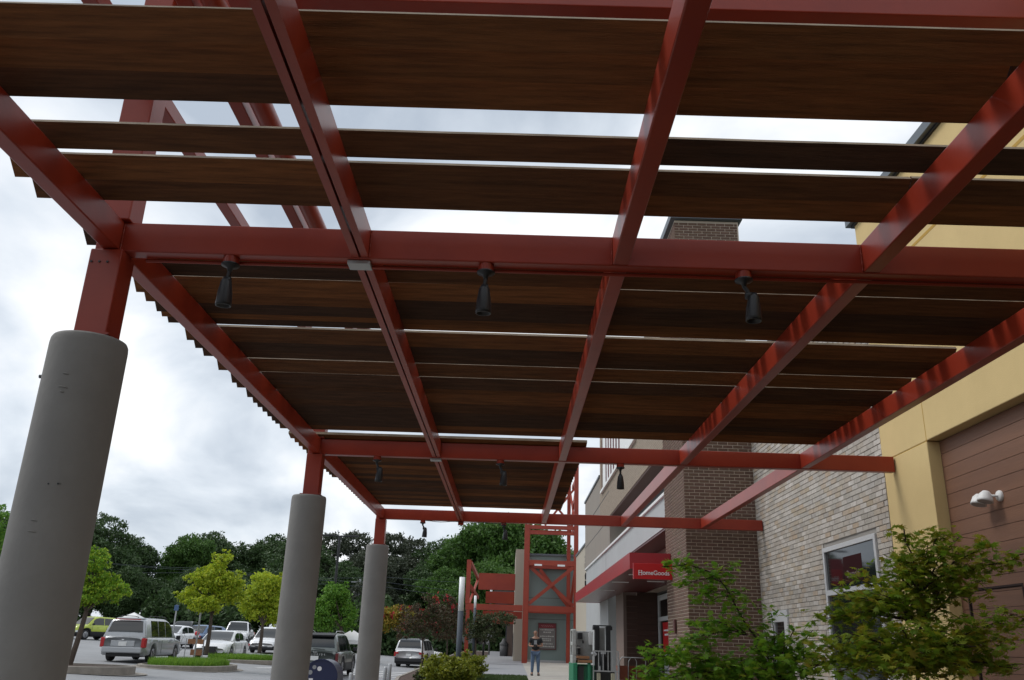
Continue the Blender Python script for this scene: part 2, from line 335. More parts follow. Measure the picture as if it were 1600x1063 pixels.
# islands
def island(label, cx, cy, rx, ry, top, kind):
    z = zlot(cx); t = thing('kerbed_island', label, 'traffic island', (cx, cy, z))
    k = 28; mb = MB(); ring = []
    for q, (sx_, h) in enumerate(((1, -.1), (1, .13), (.985, .15), (.90, .15), (.90, .06))):
        ring.append([(math.copysign(abs(math.cos(2*math.pi*i/k))**.75, math.cos(2*math.pi*i/k))*(rx-(1-sx_)*1.6), math.copysign(abs(math.sin(2*math.pi*i/k))**.75, math.sin(2*math.pi*i/k))*(ry-(1-sx_)*1.6), h) for i in range(k)])
    vs = [v for r_ in ring for v in r_]
    mb.add(vs, [(a*k+i, a*k+(i+1) % k, (a+1)*k+(i+1) % k, (a+1)*k+i) for a in range(len(ring)-1) for i in range(k)], 0)
    part('kerb', mb, M['kerb'], t)
    gt = MB(); gt.add([(v[0], v[1], .10) for v in ring[3]]+[(0, 0, .16)], [(i, (i+1) % k, k) for i in range(k)], 0, True)
    part('bed', gt, M['mulch'] if kind == 'mulch' else M['lawn'], t)
    # gutter apron
    ap = MB(); ap.add([(v[0]*1.14, v[1]*1.14, .012-(v[0]*.04)) for v in ring[0]]+[(v[0], v[1], .014-v[0]*.04) for v in ring[0]], [(i, (i+1) % k, (i+1) % k+k, i+k) for i in range(k)])
    part('gutter', ap, M['kerb'], t)
    if kind == 'grass':
        r_ = random.Random(int(cx*7))
        def reg(q):
            a = q.uniform(0, 6.283); d = math.sqrt(q.random())*.86; return (math.cos(a)*rx*d, math.sin(a)*ry*d)
        g = part('grass', grass_mb(6500, reg, .30, .018, lambda x, y: .1, r_), M['grass'], t, kind='stuff')
    return t
island('mulched kerbed island with a leaning tree beside the nearest column', -15.4, 30.2, 3.0, 1.5, 0, 'mulch')
island('oval kerbed island of long bright grass in front of the white sedan', -13.0, 37.3, 1.75, 2.3, 0, 'grass')
island('small grassy kerbed island behind the second column', -13.6, 47.2, 2.2, 1.6, 0, 'grass')
# road markings (hatched crossing and stall lines)
mb = MB()
def strip(a, b, w):
    a = Vector(a); b = Vector(b); d = (b-a).normalized(); n_ = Vector((-d.y, d.x))*w/2
    ps = [a-n_, b-n_, b+n_, a+n_]; n2 = 6
    for i in range(n2):
        p0 = ps[0].lerp(ps[1], i/n2); p1 = ps[0].lerp(ps[1], (i+1)/n2); q0 = ps[3].lerp(ps[2], i/n2); q1 = ps[3].lerp(ps[2], (i+1)/n2)
        mb.quad(*[(p.x, p.y, zlot(p.x)+.006) for p in (p0, p1, q1, q0)])
strip((-12, 41.6), (-4.9, 41.6), .14)
for i in range(9): strip((-11.5+i*1.05, 41.8), (-9.6+i*1.05, 49.5), .32)
for i in range(5): strip((-14.2+i*.9, 34.6+i*1.3), (-9.8+i*.6, 36.2+i*1.3), .16)
for i in range(14): strip((-14-2.7*i, 55), (-14-2.7*i, 60), .1)
for x, y in ((-24, 46), (-20, 47.5), (-27, 52)): strip((x, y), (x+2.2, y), .3)
struct('road_markings', mb, M['line'])
rsw = MB()
for x, y in ((-25, 50), (-21.2, 50.2), (-28.6, 45)): rsw.box(x-.9, x+.9, y-.07, y+.07, zlot(x)+.02, zlot(x)+.13)
for i, (x, y) in enumerate(((-25, 50), (-21.4, 50.2), (-28.6, 45))):
    q = MB(); q.prism([(-.08, 0), (.08, 0), (.05, .12), (-.05, .12)], 'x', -.9, .9)
    o = link('wheel_stop', q.mesh('wheel_stop', M['kerb']), None, (x, y, zlot(x)+.0)); bevel(o, .015)
    tag(o, ['concrete wheel stop left of the silver minivan, nearer the van', 'concrete wheel stop just behind the silver minivan', 'concrete wheel stop by the trunk of the leaning tree'][i], 'wheel stop', 'wheel stops in the car park')

# ================================================================== PERGOLA
YB = [4.893, 10.993, 17.093]; ZB, ZT = 3.664, 3.867; XE = 4.972
perg = thing('pergola', 'red steel pergola roofed with overlapping dark brown boards, standing on concrete columns', 'pergola', (0, 0, 0))
RX = [-2.58, -1.006, .637, 2.216, 3.795]
for k, y in enumerate([-7.3, -1.2]+YB):  # rearmost bay, behind the camera, is unseen and added to dim the light
    part('main_beam', MB().box(-2.69, XE, y, y+.105, ZB, ZT), M['red'], perg, bv=.008)
for k, y in enumerate(YB):
    part('post', MB().box(-2.69, -2.49, y+.003, y+.103, 3.2, ZB-.002) if 0 else MB().box(-2.692, -2.49, y-.04, y+.146, 3.0, ZB-.003), M['red'], perg, bv=.008)
    part('post_plate', MB().box(-2.72, -2.46, y-.07, y+.175, [3.075, 3.12, 3.155][k]+.006, [3.075, 3.12, 3.155][k]+.018), M['red'], perg)
segs = [(-7.19, -1.202), (-1.09, YB[0]), (YB[0]+.107, YB[1]), (YB[1]+.107, YB[2])]
for (y0, y1) in segs:
    for j, x in enumerate(RX):
        if j == 1:   # twin channels with a cable slot between them
            for sgn in (-1, 1):
                c = MB(); xo = x+sgn*.052; xi = x+sgn*.007
                a_, b_ = min(xo, xi), max(xo, xi)
                c.box(a_, b_, y0, y1-.002, ZB+.006, ZB+.014); c.box(a_, b_, y0, y1-.002, ZT-.01, ZT-.002)
                w0, w1 = (a_, a_+.007) if sgn < 0 else (b_-.007, b_)
                c.box(w0, w1, y0, y1-.002, ZB+.0145, ZT-.0105)
                part('rafter', c, M['red'], perg, 'slotted double channel rafter')
        else:
            part('rafter', MB().box(x-.05, x+.05, y0, y1-.002, ZB+.006, ZT-.002), M['red'], perg, bv=.007)
for i, dx in enumerate((-.07, -.02, .03)): part('bolt', MB().lathe([(0, -.008), (.007, -.008), (.007, 0)], (-2.60+dx, YB[0]-.0405, 3.56), 8, axis='x') if 0 else MB().tube([(-2.60+dx, YB[0]-.047, 3.57), (-2.60+dx, YB[0]-.0405, 3.57)], .007, 8), M['black'], perg)
# weld beads
for bi, y in enumerate(YB[:2]):
    for x in (RX[0]+.05, RX[1]+.054, RX[2]-.05, RX[3]-.05):
        w = MB(); r_ = random.Random(int(x*100)); w.tube([(x+(.004 if x > RX[0] and x < 0 else -.004), y-.004+r_.uniform(-.0015, .0015), ZB+.012+i*.009) for i in range(21)], [.004+r_.uniform(-.0015, .002) for i in range(21)], 5)
        part('weld_bead', w, M['red'], perg)
AL = R(40); BW, BT = .148, .034
def board(x0, x1, ylow, dt=0, dy=0, tilt=0):
    a = AL+tilt; c, s = math.cos(a), math.sin(a); P = (ylow+dy, ZT+.001)
    q = [(P[0], P[1]), (P[0]-BW*c, P[1]+BW*s)]; q += [(q[1][0]+BT*s, q[1][1]+BT*c), (P[0]+BT*s, P[1]+BT*c)]
    mb = MB(); n_ = 10; vs = []; L_ = x1-x0; ph = rnd.uniform(0, 6.28); amp = rnd.uniform(.0, .0022)
    for i in range(n_+1):
        w = amp*math.sin(ph+i*.9)
        for (yy, zz) in q: vs.append((-L_/2+L_*i/n_, yy-P[0]+w*.4, zz-P[1]+abs(w)))
    fs = []; mi = []
    for i in range(n_):
        for k in range(4):
            a_, b_ = i*4+k, i*4+(k+1) % 4; mb.add([], [(a_, b_, b_+4, a_+4)], 1 if k in (1,) else 0)
    mb.add([], [(0, 3, 2, 1), (n_*4, n_*4+1, n_*4+2, n_*4+3)], 0)
    mb.v = vs
    return part('board', mb, [M['slat'], M['slatedge']], perg, loc=((x0+x1)/2, P[0], P[1]))
rows1 = [-7.1+.26*i for i in range(23)]+[-.95, -.72, -.49, -.26, -.02, .22, .47, .70, .95, 1.2, 1.44, 1.9, 2.13, 2.36, 2.61, 3.125, 3.34, 3.565, 4.03, 4.36, 4.61]
rows2 = [5.26, 5.50, 5.735, 6.07, 6.27, 6.48, 6.60, 6.73, 7.17, 7.39, 7.63, 8.05, 8.50, 8.665, 9.05, 9.27, 9.46, 9.67, 9.88, 10.08, 10.25, 10.475]
rows3 = [11.03]+[11.27+.232*i for i in range(24)]
for i, y in enumerate(rows1+rows2):
    cuts = [-2.95, [-1.006, .637][i % 2], 3.87] if i % 3 else [-2.95, -1.006, 2.216, 3.87]
    for a, b in zip(cuts, cuts[1:]): board(a+.003, b-.003, y, dy=rnd.uniform(-.008, .008), tilt=rnd.uniform(-.03, .03))
for i, y in enumerate(rows3):
    if y > 16.85: break
    flat_ = -R(27) if i == 0 else 0
    xl = -2.95 if y < 14 else -2.88
    for a, b in zip([xl, -1.006], [-1.006, .955]): board(a+.003, b-.003, y, dy=rnd.uniform(-.006, .006), tilt=flat_+rnd.uniform(-.02, .02))
# frame above the roof
part('upper_post', MB().box(-2.692, -2.49, YB[0]-.04, YB[0]+.146, ZT+.002, 5.85), M['red'], perg, bv=.008)
part('upper_post', MB().box(-2.692, -2.49, YB[1]-.04, YB[1]+.146, ZT+.002, 5.05), M['red'], perg, bv=.008)
part('upper_beam', MB().box(-2.488, 4.6, YB[0]-.04, YB[0]+.15, 5.648, 5.85), M['red'], perg, bv=.008)
part('upper_beam', MB().box(-2.66, -2.56, -1.0, YB[0]-.043, 4.93, 5.05), M['red'], perg, bv=.006)
part('upper_beam', MB().box(-2.66, -2.56, YB[0]+.149, YB[1]-.043, 4.93, 5.05), M['red'], perg, bv=.006)
part('upper_beam', MB().box(-2.10, -2.0, -1.0, 12.5, 4.95, 5.05), M['red'], perg, bv=.006)
part('upper_pipe', MB().tube([(-1.89, -1, 5.0), (-1.89, 12.5, 5.0)], .075, 14), M['red'], perg)
part('upper_tie', MB().box(-2.55, -1.8, 4.0, 4.08, 5.055, 5.12), M['red'], perg)
for k, (y, lab) in enumerate(zip(YB, ('nearest and tallest looking thick grey concrete column under the red post', 'second grey concrete column, between the nearest and the mailbox', 'third and farthest grey concrete column, right of the mailbox'))):
    mb = MB(); zt_ = [3.075, 3.12, 3.155][k]; prof = [(.222, -.35), (.222, .2), (.221, 1.6), (.220, zt_-.05), (.217, zt_-.02), (.209, zt_-.004), (.10, zt_+.004), (.0, zt_+.005)]
    rr_ = random.Random(k); nseg = 48; vs = []
    for r_, z in prof:
        for q in range(nseg):
            a = 2*math.pi*q/nseg; vs.append((r_*math.cos(a), r_*math.sin(a), z))
    mb.add(vs, [(i*nseg+q, i*nseg+(q+1) % nseg, (i+1)*nseg+(q+1) % nseg, (i+1)*nseg+q) for i in range(len(prof)-1) for q in range(nseg)], 0, True)
    t = thing('concrete_column', lab, 'column', (-2.62, y+.053, 0), group='concrete columns of the pergola')
    part('shaft', mb, M['conc'], t)
    if k == 0:
        s_ = MB()   # patched form marks on the shaft
        for zc, w in ((2.80, .04), (2.72, .06), (2.69, .03), (1.96, .04), (1.90, .05)):
            s_.tube([(.222*math.sin(a)-.0, -.2215*math.cos(a), zc-abs(a)*.25*abs(a)) for a in np.linspace(.05-w*2.2, .05+w*2.2, 9)], [.001, .003, .0045, .005, .005, .005, .0045, .003, .001], 6)
        part('patch_mark', s_, M['conc'], t)
        part('bolt', MB().lathe([(0, -.045), (.012, -.04), (.012, 0)], (-.225, .0, 2.84), 8, axis='x'), M['black'], t)
        hh = MB()
        for dx, zz in ((.055, 2.16), (.10, 2.165)): hh.lathe([(0, 0), (.006, 0)], (dx, -.2, zz), 8)
        for dx, zz in ((.045, 2.16), (.09, 2.165)):
            a = math.asin(dx/.222); hh.tube([(dx, -.222*math.cos(a)-.001, zz), (dx, -.222*math.cos(a)+.004, zz)], .005, 8)
        part('hole', hh, M['black'], t)

# spot lamps under the beams
lampspots = [(-1.835, 0, (-.02, .06), 'black spotlight under the nearest cross beam, left one above the gap beside the first column'),
             (-.211, 0, (-.01, .05), 'middle black spotlight under the nearest cross beam'),
             (1.423, 0, (.10, .0), 'right black spotlight under the nearest cross beam, its head swung sideways'),
             (-1.785, 1, (.09, .0), 'left black spotlight under the second cross beam'),
             (-.17, 1, (.10, .0), 'middle black spotlight under the second cross beam'),
             (1.40, 1, (.0, .04), 'right black spotlight under the second cross beam, over the red canopy'),
             (-1.76, 2, (.10, .0), 'black spotlight under the far cross beam, left one against the sky'),
             (-.155, 2, (.08, .0), 'black spotlight under the far cross beam, right one in front of the trees')]
for x, bi, (ox, tl), lab in lampspots:
    y = YB[bi]+.052; t = thing('spotlight', lab, 'spotlight', (x, y, ZB), group='spotlights under the pergola beams')
    part('mount', MB().lathe([(0, -.001), (.05, -.001), (.05, -.045), (.0, -.045)], n=20, smooth=False), M['red'], t)
    part('cover_plate', MB().lathe([(0, -.046), (.058, -.046), (.056, -.056), (.02, -.07), (.012, -.10), (0, -.10)], n=20), M['black'], t)
    part('arm', MB().tube([(0, 0, -.095), (ox*.2, 0, -.125), (ox*.25, .0, -.15)], .014, 8), M['black'], t)
    part('knuckle', MB().lathe([(0, -.024), (.024, -.02), (.024, .02), (0, .024)], (ox*.25, 0, -.155), 10, axis='x'), M['black'], t)
    h = MB(); prof = [(0, 0), (.022, -.004), (.034, -.03), (.04, -.075), (.045, -.10), (.049, -.17), (.049, -.19), (.042, -.19), (.040, -.17), (0, -.17)]
    h.lathe(prof, n=20); ho = part('head', h, M['black'], t); ho.location = (ox*.55, 0, -.135); ho.rotation_euler = (tl, .05 if ox > .05 else 0, 0)
    lo = part('lens', MB().lathe([(0, -.168), (.038, -.168)], n=16), M['lens'], ho)
# cable along far beam
part('cable', MB().tube([(-1.7+i*.1, YB[2]-.004, ZB-.012-.018*math.sin(i*.55)**2) for i in range(17)], .006, 5), M['black'], perg)
part('junction_box', MB().box(-1.06, -.95, YB[2]+.01, YB[2]+.09, ZB-.07, ZB-.002), M['red'], perg, bv=.004)
for y in YB[:2]: part('bracket', MB().box(-1.09, -.945, y+.02, y+.125, ZB-.028, ZB-.002), M['galv'], perg, bv=.004)
part('conduit', MB().tube([(-2.4, YB[0]+.108, ZB-.012), (3.6, YB[0]+.108, ZB-.012)], .012, 8), M['red'], perg)

# ================================================================== brick laying
def lay_bricks(parent, name, P0, U, Nrm, length, z0, z1, bl, bh, gap, m, depth=.012, holes=(), visible=None, cap=300, jit=.002):
    """bricks on a wall plane: P0 start, U along, Nrm outward; nearest visible full bricks become parts, the rest one stuff part"""
    U = Vector(U); Nn = Vector(Nrm); P0 = Vector(P0); r_ = random.Random(hash(name) % 1000 if 0 else len(name)*7+int(length*10))
    rest = MB(); cand = []
    nrow = int((z1-z0)/bh)
    for j in range(nrow):
        v0 = z0+j*bh; off = (-bl/2 if j % 2 else 0.)
        u = off
        while u < length-1e-3:
            a, b = max(u, 0)+gap/2, min(u+bl, length)-gap/2; u += bl
            if b-a < .025: continue
            c0, c1 = v0+gap/2, v0+bh-gap/2; mid = P0+U*((a+b)/2)
            if any(a < h[1] and b > h[0] and c0 < h[3] and c1 > h[2] for h in holes):
                done = False
                for h in holes:
                    if a < h[1] and b > h[0] and c0 < h[3] and c1 > h[2]:
                        if a < h[0]-.03 and c0 < h[3]: b = h[0]-.004; done = b-a > .03
                        elif b > h[1]+.03: a = h[1]+.004; done = b-a > .03
                if not done: continue
                mid = P0+U*((a+b)/2)
            pr_ = r_.uniform(0, jit); full = abs((b-a)-(bl-gap)) < 1e-4
            cen = Vector((mid.x, mid.y, (c0+c1)/2))
            cand.append((cen, a, b, c0, c1, pr_, full))
    def score(c):
        x, y, z = project(c[0]); 
        if z < .5 or not(-5 < x < 1605 and -5 < y < 1068) or (visible and not visible(c[0])): return 1e9
        return z
    order = sorted(range(len(cand)), key=lambda i: (score(cand[i]) if cand[i][6] else 1e9))
    chosen = set(i for i in order[:cap] if cand[i][6] and score(cand[i]) < 1e8)
    shared = None
    for i, (cen, a, b, c0, c1, pr_, full) in enumerate(cand):
        w, hh = (b-a)/2, (c1-c0)/2; d = depth+pr_; e = .004
        def mk(base):
            vs = []
            for (dd, k) in ((-.004, 0), (d-.003, 0), (d, e)):
                for su, sv in ((-1, -1), (1, -1), (1, 1), (-1, 1)):
                    p = base+U*su*(w-k)+Nn*dd; vs.append((p.x, p.y, p.z+sv*(hh-k)))
            fs = [(8, 9, 10, 11)]
            for k in range(4):
                n2 = (k+1) % 4; fs += [(k, n2, n2+4, k+4), (k+4, n2+4, n2+8, k+8)]
            return vs, fs
        if i in chosen:
            if shared is None:
                q = MB(); q.add(*mk(Vector((0, 0, 0)))); shared = q.mesh('brick', m)
            o = link('brick', shared, parent); o.location = cen+Nn*(pr_)
        else:
            vs, fs = mk(cen); rest.add(vs, fs)
    part('bricks', rest, m, parent, kind='stuff')
    return len(cand), len(chosen)

# ================================================================== YELLOW STUCCO BUILDING
XW = 4.99
yb = thing('stucco_building', 'building with yellow stucco frame, brown plank infill and pale mixed brick wall', 'building', (0, 0, 0))
def P(name, mb, m, bv=0, label=None, parent=None): return part(name, mb, m, parent or yb, label, bv)
P('upper_wall', MB().box(XW, 9, -2, 11.40, 3.875, 7.46), M['stucco'], .01)
P('pilaster', MB().box(XW, XW+.6, 10.10, 11.36, -.3, 3.866), M['stucco'], .008)
P('pilaster', MB().box(XW, XW+.6, 2.2, 3.4, -.3, 3.866), M['stucco'], .008)
P('reveal_line', MB().box(XW-.003, XW+.01, -2, 11.3, 6.30, 6.34), M['ochre'])
P('reveal_line', MB().box(XW+.004, XW+.02, 10.1, 11.36, 3.8665, 3.8745), M['ochre'])
P('control_joint', MB().box(XW-.002, XW+.01, 10.09, 10.102, 3.876, 6.295), M['ochre'])
P('coping', MB().box(XW-.09, 9.2, -2, 11.52, 7.465, 7.60), M['coping'], .006)
P('drip_edge', MB().box(XW-.03, 9.1, -2, 11.46, 7.43, 7.4635), M['black'])
# plank infill
pw = P('plank_wall', MB().box(XW+.165, XW+.5, 3.4, 10.10, -.3, 3.87), M['plankgap'])
zk = 3.87; q = 0
dz0, dz1, dy0, dy1 = -.3, 2.125, 8.86, 9.91
while zk > -.2:
    z1_, z0_ = zk-.003, zk-.160
    if z0_ >= dz1: pcs = ((3.405, 10.095, z0_),)
    elif z1_ > dz1+.02: pcs = ((3.405, dy0-.03, z0_), (dy0-.0295, dy1+.0295, dz1+.012), (dy1+.03, 10.095, z0_))
    else: pcs = ((3.405, dy0-.03, z0_), (dy1+.03, 10.095, z0_))
    for a, b, zz in pcs: part('plank', MB().box(XW+.15, XW+.164, a, b, zz, z1_), M['plank'], pw)
    zk -= .1625
dr = P('plank_door', MB().box(XW+.175, XW+.2, dy0+.02, dy1-.02, -.02, dz1-.015), M['plankgap'])
zk = 3.87-.1625*10
while zk > 0:
    if zk-.16 < dz1-.03: part('plank', MB().box(XW+.16, XW+.1745, dy0+.022, dy1-.022, max(0, zk-.160), min(zk-.003, dz1-.02)), M['plank'], dr)
    zk -= .1625
P('door_frame', MB().box(XW+.145, XW+.1745, dy0-.028, dy0-.006, 0, dz1+.008).box(XW+.145, XW+.1745, dy1+.006, dy1+.028, 0, dz1+.008).box(XW+.145, XW+.1745, dy0-.0055, dy1+.0055, dz1-.008, dz1+.010), M['plankgap'])
# pale brick wall
bwl = P('brick_wall', MB().box(XW+.012, XW+.6, 11.362, 17.6, -.3, 7.1), M['mortar'])
WIN = (11.82-11.362, 13.90-11.362, .35, 3.0); SMW = (15.92-11.362, 16.95-11.362, -.3, 2.14)
def vis_stone(p):
    t = (3.88-1.4)/(p.z-1.4) if p.z > 3.9 else None
    if t: 
        X, Y = p.x*t, p.y*t
        if X < 3.87 and Y < 10.6: return False
        if Y > 17.5: return True
    return p.z > 1.6
lay_bricks(bwl, 'stone', (XW+.012, 11.366, 0), (0, 1, 0), (-1, 0, 0), 6.22, 0, 7.05, .228, .0765, .0085, M['stone'], depth=.012, holes=(WIN, SMW), visible=vis_stone, jit=.005)
P('coping', MB().box(XW-.05, XW+.7, 11.53, 17.6, 7.105, 7.2), M['coping'])
def window(x, y0, y1, z0, z1, mull_z=None, parent=None, fr=.07, inset=.04):
    w = part('window', MB().box(x+inset, x+inset+.05, y0, y0+fr, z0, z1).box(x+inset, x+inset+.05, y1-fr, y1, z0, z1).box(x+inset, x+inset+.05, y0+fr, y1-fr, z1-fr, z1).box(x+inset, x+inset+.05, y0+fr, y1-fr, z0, z0+fr), M['alu'], parent, bv=.004)
    zs = [z0+fr, z1-fr]
    if mull_z:
        part('mullion', MB().box(x+inset, x+inset+.05, y0+fr, y1-fr, mull_z-.04, mull_z+.04), M['alu'], w)
        part('pane', MB().box(x+inset+.03, x+inset+.04, y0+fr, y1-fr, z0+fr, mull_z-.04), M['glass'], w)
        part('pane', MB().box(x+inset+.03, x+inset+.04, y0+fr, y1-fr, mull_z+.04, z1-fr), M['glass'], w)
    else: part('pane', MB().box(x+inset+.03, x+inset+.04, y0+fr, y1-fr, z0+fr, z1-fr), M['glass'], w)
    return w
# hollow the wall visually: window boxes sit proud of the mortar plane by the depth of the bricks
w1 = window(XW-.075, 11.83, 13.89, .36, 2.985, 2.30, yb)
part('poster', MB().box(XW-.0065, XW-.0055, 12.42, 13.12, 2.40, 2.78), mat('dark_red_poster', (.028, .003, .004), .6, spec=.1), w1)  # red sign mirrored in the glass, painted as a dim panel on the pane
pl_ = put_text('poster_lettering', 'HomeG', .15, mat('dull_poster_letters', (.20, .15, .16), .5), w1, (XW-.0075, 12.78, 2.52), (R(90), 0, R(-90)), depth=.001); pl_.scale = (-1, 1, 1)  # reversed letters of the painted reflection
w2 = window(XW-.075, 15.93, 16.93, -.2, 2.135, None, yb, fr=.2)
# wall lamp with two heads
wl = thing('wall_lamp', 'white twin-headed floodlight on the brown plank wall', 'wall light', (XW+.15, 8.98, 3.03))
part('base_plate', MB().lathe([(0, -.03), (.05, -.028), (.058, -.015), (.058, 0)], n=20, axis='x'), M['white'], wl)
part('arm', MB().tube([(-.02, 0, 0), (-.09, .02, .0), (-.11, .05, .0), (-.11, .19, 0)], .014, 8), M['white'], wl)
for dy, dz in ((.07, .0), (.21, -.012)):
    h = MB().lathe([(0, .055), (.03, .05), (.055, .02), (.066, -.03), (.07, -.05), (.06, -.05), (0, -.045)], n=20)
    ho = part('lamp_head', h, M['white'], wl); ho.location = (-.12, dy, dz); ho.rotation_euler = (-.05, .25, 0); ho.scale = (1.15, 1.15, 1.15)
    part('lens', MB().lathe([(0, -.047), (.058, -.0505)], n=20), M['galv'], ho)

# ================================================================== BROWN BRICK STORE
st = thing('brick_store', 'brown brick store with tall pier, overhanging upper wall and grey band', 'building', (0, 0, 0))
def S(name, mb, m, bv=0, label=None, parent=None): return part(name, mb, m, parent or st, label, bv)
pier = S('brick_pier', MB().box(3.552, 5.02, 17.612, 19.95, -.3, 10.75), M['pmortar'])
pf = S('pier_front', MB().box(3.56, 4.97, 17.609, 17.613, -.2, .0), M['pmortar'])
def vis_pier(p):
    if p.z > 3.9:
        t = 2.48/(p.z-1.4); X, Y = p.x*t, p.y*t
        if X < 3.87 and Y < 10.6: return False
    return True
lay_bricks(pier, 'front', (3.545, 17.612, 0), (1, 0, 0), (0, -1, 0), 1.452, 0, 10.7, .2116, .0677, .013, M['pier'], depth=.009, visible=vis_pier)
lay_bricks(pf, 'sidewall', (3.552, 17.6, 0), (0, 1, 0), (-1, 0, 0), 2.35, 0, 10.7, .2116, .0677, .013, M['pier'], depth=.009, visible=vis_pier, cap=0)
S('pier_cap', MB().box(3.45, 5.1, 17.5, 20.1, 10.76, 10.95), M['coping'], .01)
S('upper_wall', MB().box(3.545, 4.9, 19.96, 34.6, 5.90, 9.6), M['tanbrick_far'])
S('upper_soffit', MB().box(3.56, 4.3, 19.96, 31.2, 5.84, 5.898), M['soffit'])
S('recessed_wall', MB().box(4.2, 9, 19.96, 31.2, 4.85, 5.838), M['dgrey'])
S('grey_band', MB().box(3.6, 4.9, 19.97, 41.6, 4.10, 4.80), M['greyband'])
S('band_cap', MB().box(3.54, 4.9, 19.97, 41.65, 4.803, 4.87), M['white'])
S('band_seam', MB().box(3.597, 3.61, 33, 33.03, 3.1, 4.79), M['dgrey'])
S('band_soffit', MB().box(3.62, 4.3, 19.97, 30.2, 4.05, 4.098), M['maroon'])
S('rose_brick_wall', MB().box(4.28, 9, 19.97, 30.2, 3.05, 4.048), M['pinkbrick'])
S('panel_wall', MB().box(3.545, 9, 31.21, 41.6, 4.872, 5.897).box(3.547, 9, 34.61, 41.6, 5.897, 7.93), M['panel'])
S('panel_coping', MB().box(3.5, 9.1, 34.6, 41.68, 7.935, 8.02), M['coping'])
S('panel_joint', MB().box(3.538, 3.56, 31.3, 41.6, 6.80, 6.825).box(3.538, 3.56, 31.3, 41.6, 5.80, 5.82), M['dgrey'])
S('grey_wall', MB().box(3.602, 9, 32.4, 41.6, -.3, 4.098), M['greyband'])
S('recess_wall', MB().box(4.6, 9, 30.1, 32.38, -.2, 4.05), M['dgrey'])
S('brown_wall', MB().box(4.02, 4.6, 27.8, 28.0, -.2, 3.05), M['brownwall'])
S('brown_column', MB().box(3.6, 4.02, 28.1, 30.0, -.2, 3.2), M['browncol'])
bw_ = S('board_wall', MB().box(3.98, 4.62, 27.7, 27.79, -.2, 3.05), M['brownwall'])
for i in range(18): part('board', MB().box(3.64, 4.60, 27.68, 27.699, i*.17-.1, i*.17+.062), M['brownwall'], bw_)
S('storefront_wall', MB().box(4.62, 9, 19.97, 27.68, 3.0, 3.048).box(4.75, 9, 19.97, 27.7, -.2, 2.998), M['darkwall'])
dfm = S('storefront_door', MB().box(4.60, 4.68, 27.4, 27.6, 0, 2.95).box(4.60, 4.68, 25.2, 25.4, 0, 2.95).box(4.60, 4.68, 25.4, 27.4, 2.8, 2.95).box(4.60, 4.68, 25.4, 27.4, 2.2, 2.32), M['alu'])
part('pane', MB().box(4.63, 4.64, 25.4, 27.4, 0, 2.2).box(4.63, 4.64, 25.4, 27.4, 2.32, 2.8), M['glass'], dfm)
part('door_poster', MB().box(4.622, 4.628, 25.6, 26.9, 1.3, 2.15), M['signred'], dfm)
part('door_poster', MB().box(4.620, 4.6215, 25.7, 26.8, .5, 1.29), M['postergrey'], dfm)
part('poster_text', MB().box(4.617, 4.6215, 25.9, 26.7, 1.90, 1.95).box(4.617, 4.6215, 26.0, 26.6, 1.78, 1.83), M['letters'], dfm)
fb = S('fire_bell', MB().box(3.49, 3.536, 18.9, 19.05, 1.72, 2.0), mat('brown_box_paint', (.10, .035, .03), .5), .01)
# upper window with sill and striped blind
wn = S('upper_window', MB().box(3.46, 3.545, 24.2, 33.75, 7.10, 7.2), M['white'], label='long upper window with white sill')
part('jamb_wall', MB().box(3.538, 3.55, 33.5, 34.0, 7.2, 9.3), M['pier'], wn)
part('frame', MB().box(3.535, 3.60, 32.9, 33.4, 7.2, 9.3).box(3.535, 3.6, 24.3, 27.6, 7.2, 9.3), M['white'], wn)
for i in range(6): part('curtain_stripe', MB().box(3.530, 3.54, 28.0+i*.8, 28.35+i*.8, 7.2, 9.3), mat('dark_red_stripe', (.10, .02, .03), .8) if i == 0 else bpy.data.materials['dark_red_stripe'], wn)
part('curtain', MB().box(3.535, 3.6, 27.6, 32.9, 7.2, 9.3), M['white'], wn)
# canopy
cp = S('canopy', MB().box(2.63, 2.66, 19.33, 35.4, 3.05, 3.395).box(2.66, 3.535, 19.33, 19.36, 3.05, 3.395).box(2.66, 3.60, 35.37, 35.4, 3.05, 3.395).box(2.66, 3.598, 19.36, 35.37, 3.36, 3.393), M['canopyred'], label='crimson metal entrance canopy')
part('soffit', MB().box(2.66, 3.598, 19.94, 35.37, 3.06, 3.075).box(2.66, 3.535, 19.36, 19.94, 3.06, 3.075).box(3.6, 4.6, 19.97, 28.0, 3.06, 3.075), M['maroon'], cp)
for x, y in ((3.05, 21.0), (2.95, 23.6), (3.0, 27.2), (3.8, 23.0)): part('ceiling_light', MB().box(x-.22, x+.22, y-.05, y+.05, 3.045, 3.0595), M['diffuser'], cp)
sg = thing('store_sign', 'red hanging sign with white store lettering on the canopy end', 'sign', (3.13, 19.27, 2.995))
part('cabinet', MB().box(-.42, .42, -.04, .055, -.165, .165), M['signred'], sg, bv=.006)
part('edge_trim', MB().box(-.435, -.4205, -.045, .055, -.17, .17), mat('pink_red_trim', (.5, .08, .09), .4), sg)
# serif lettering, each stroke cut as geometry
put_text('lettering', 'HomeGoods', .136, M['letters'], sg, (.01, -.046, -.035), (R(90), 0, 0), depth=.008, bold=.0012, spacing=.95)
sf = MB()
for cx_ in (-.313, -.262):
    for zz in (-.083, .011): sf.box(cx_-.018, cx_+.018, -.052, -.043, zz-.004, zz+.003)
part('serif', sf, M['letters'], sg)
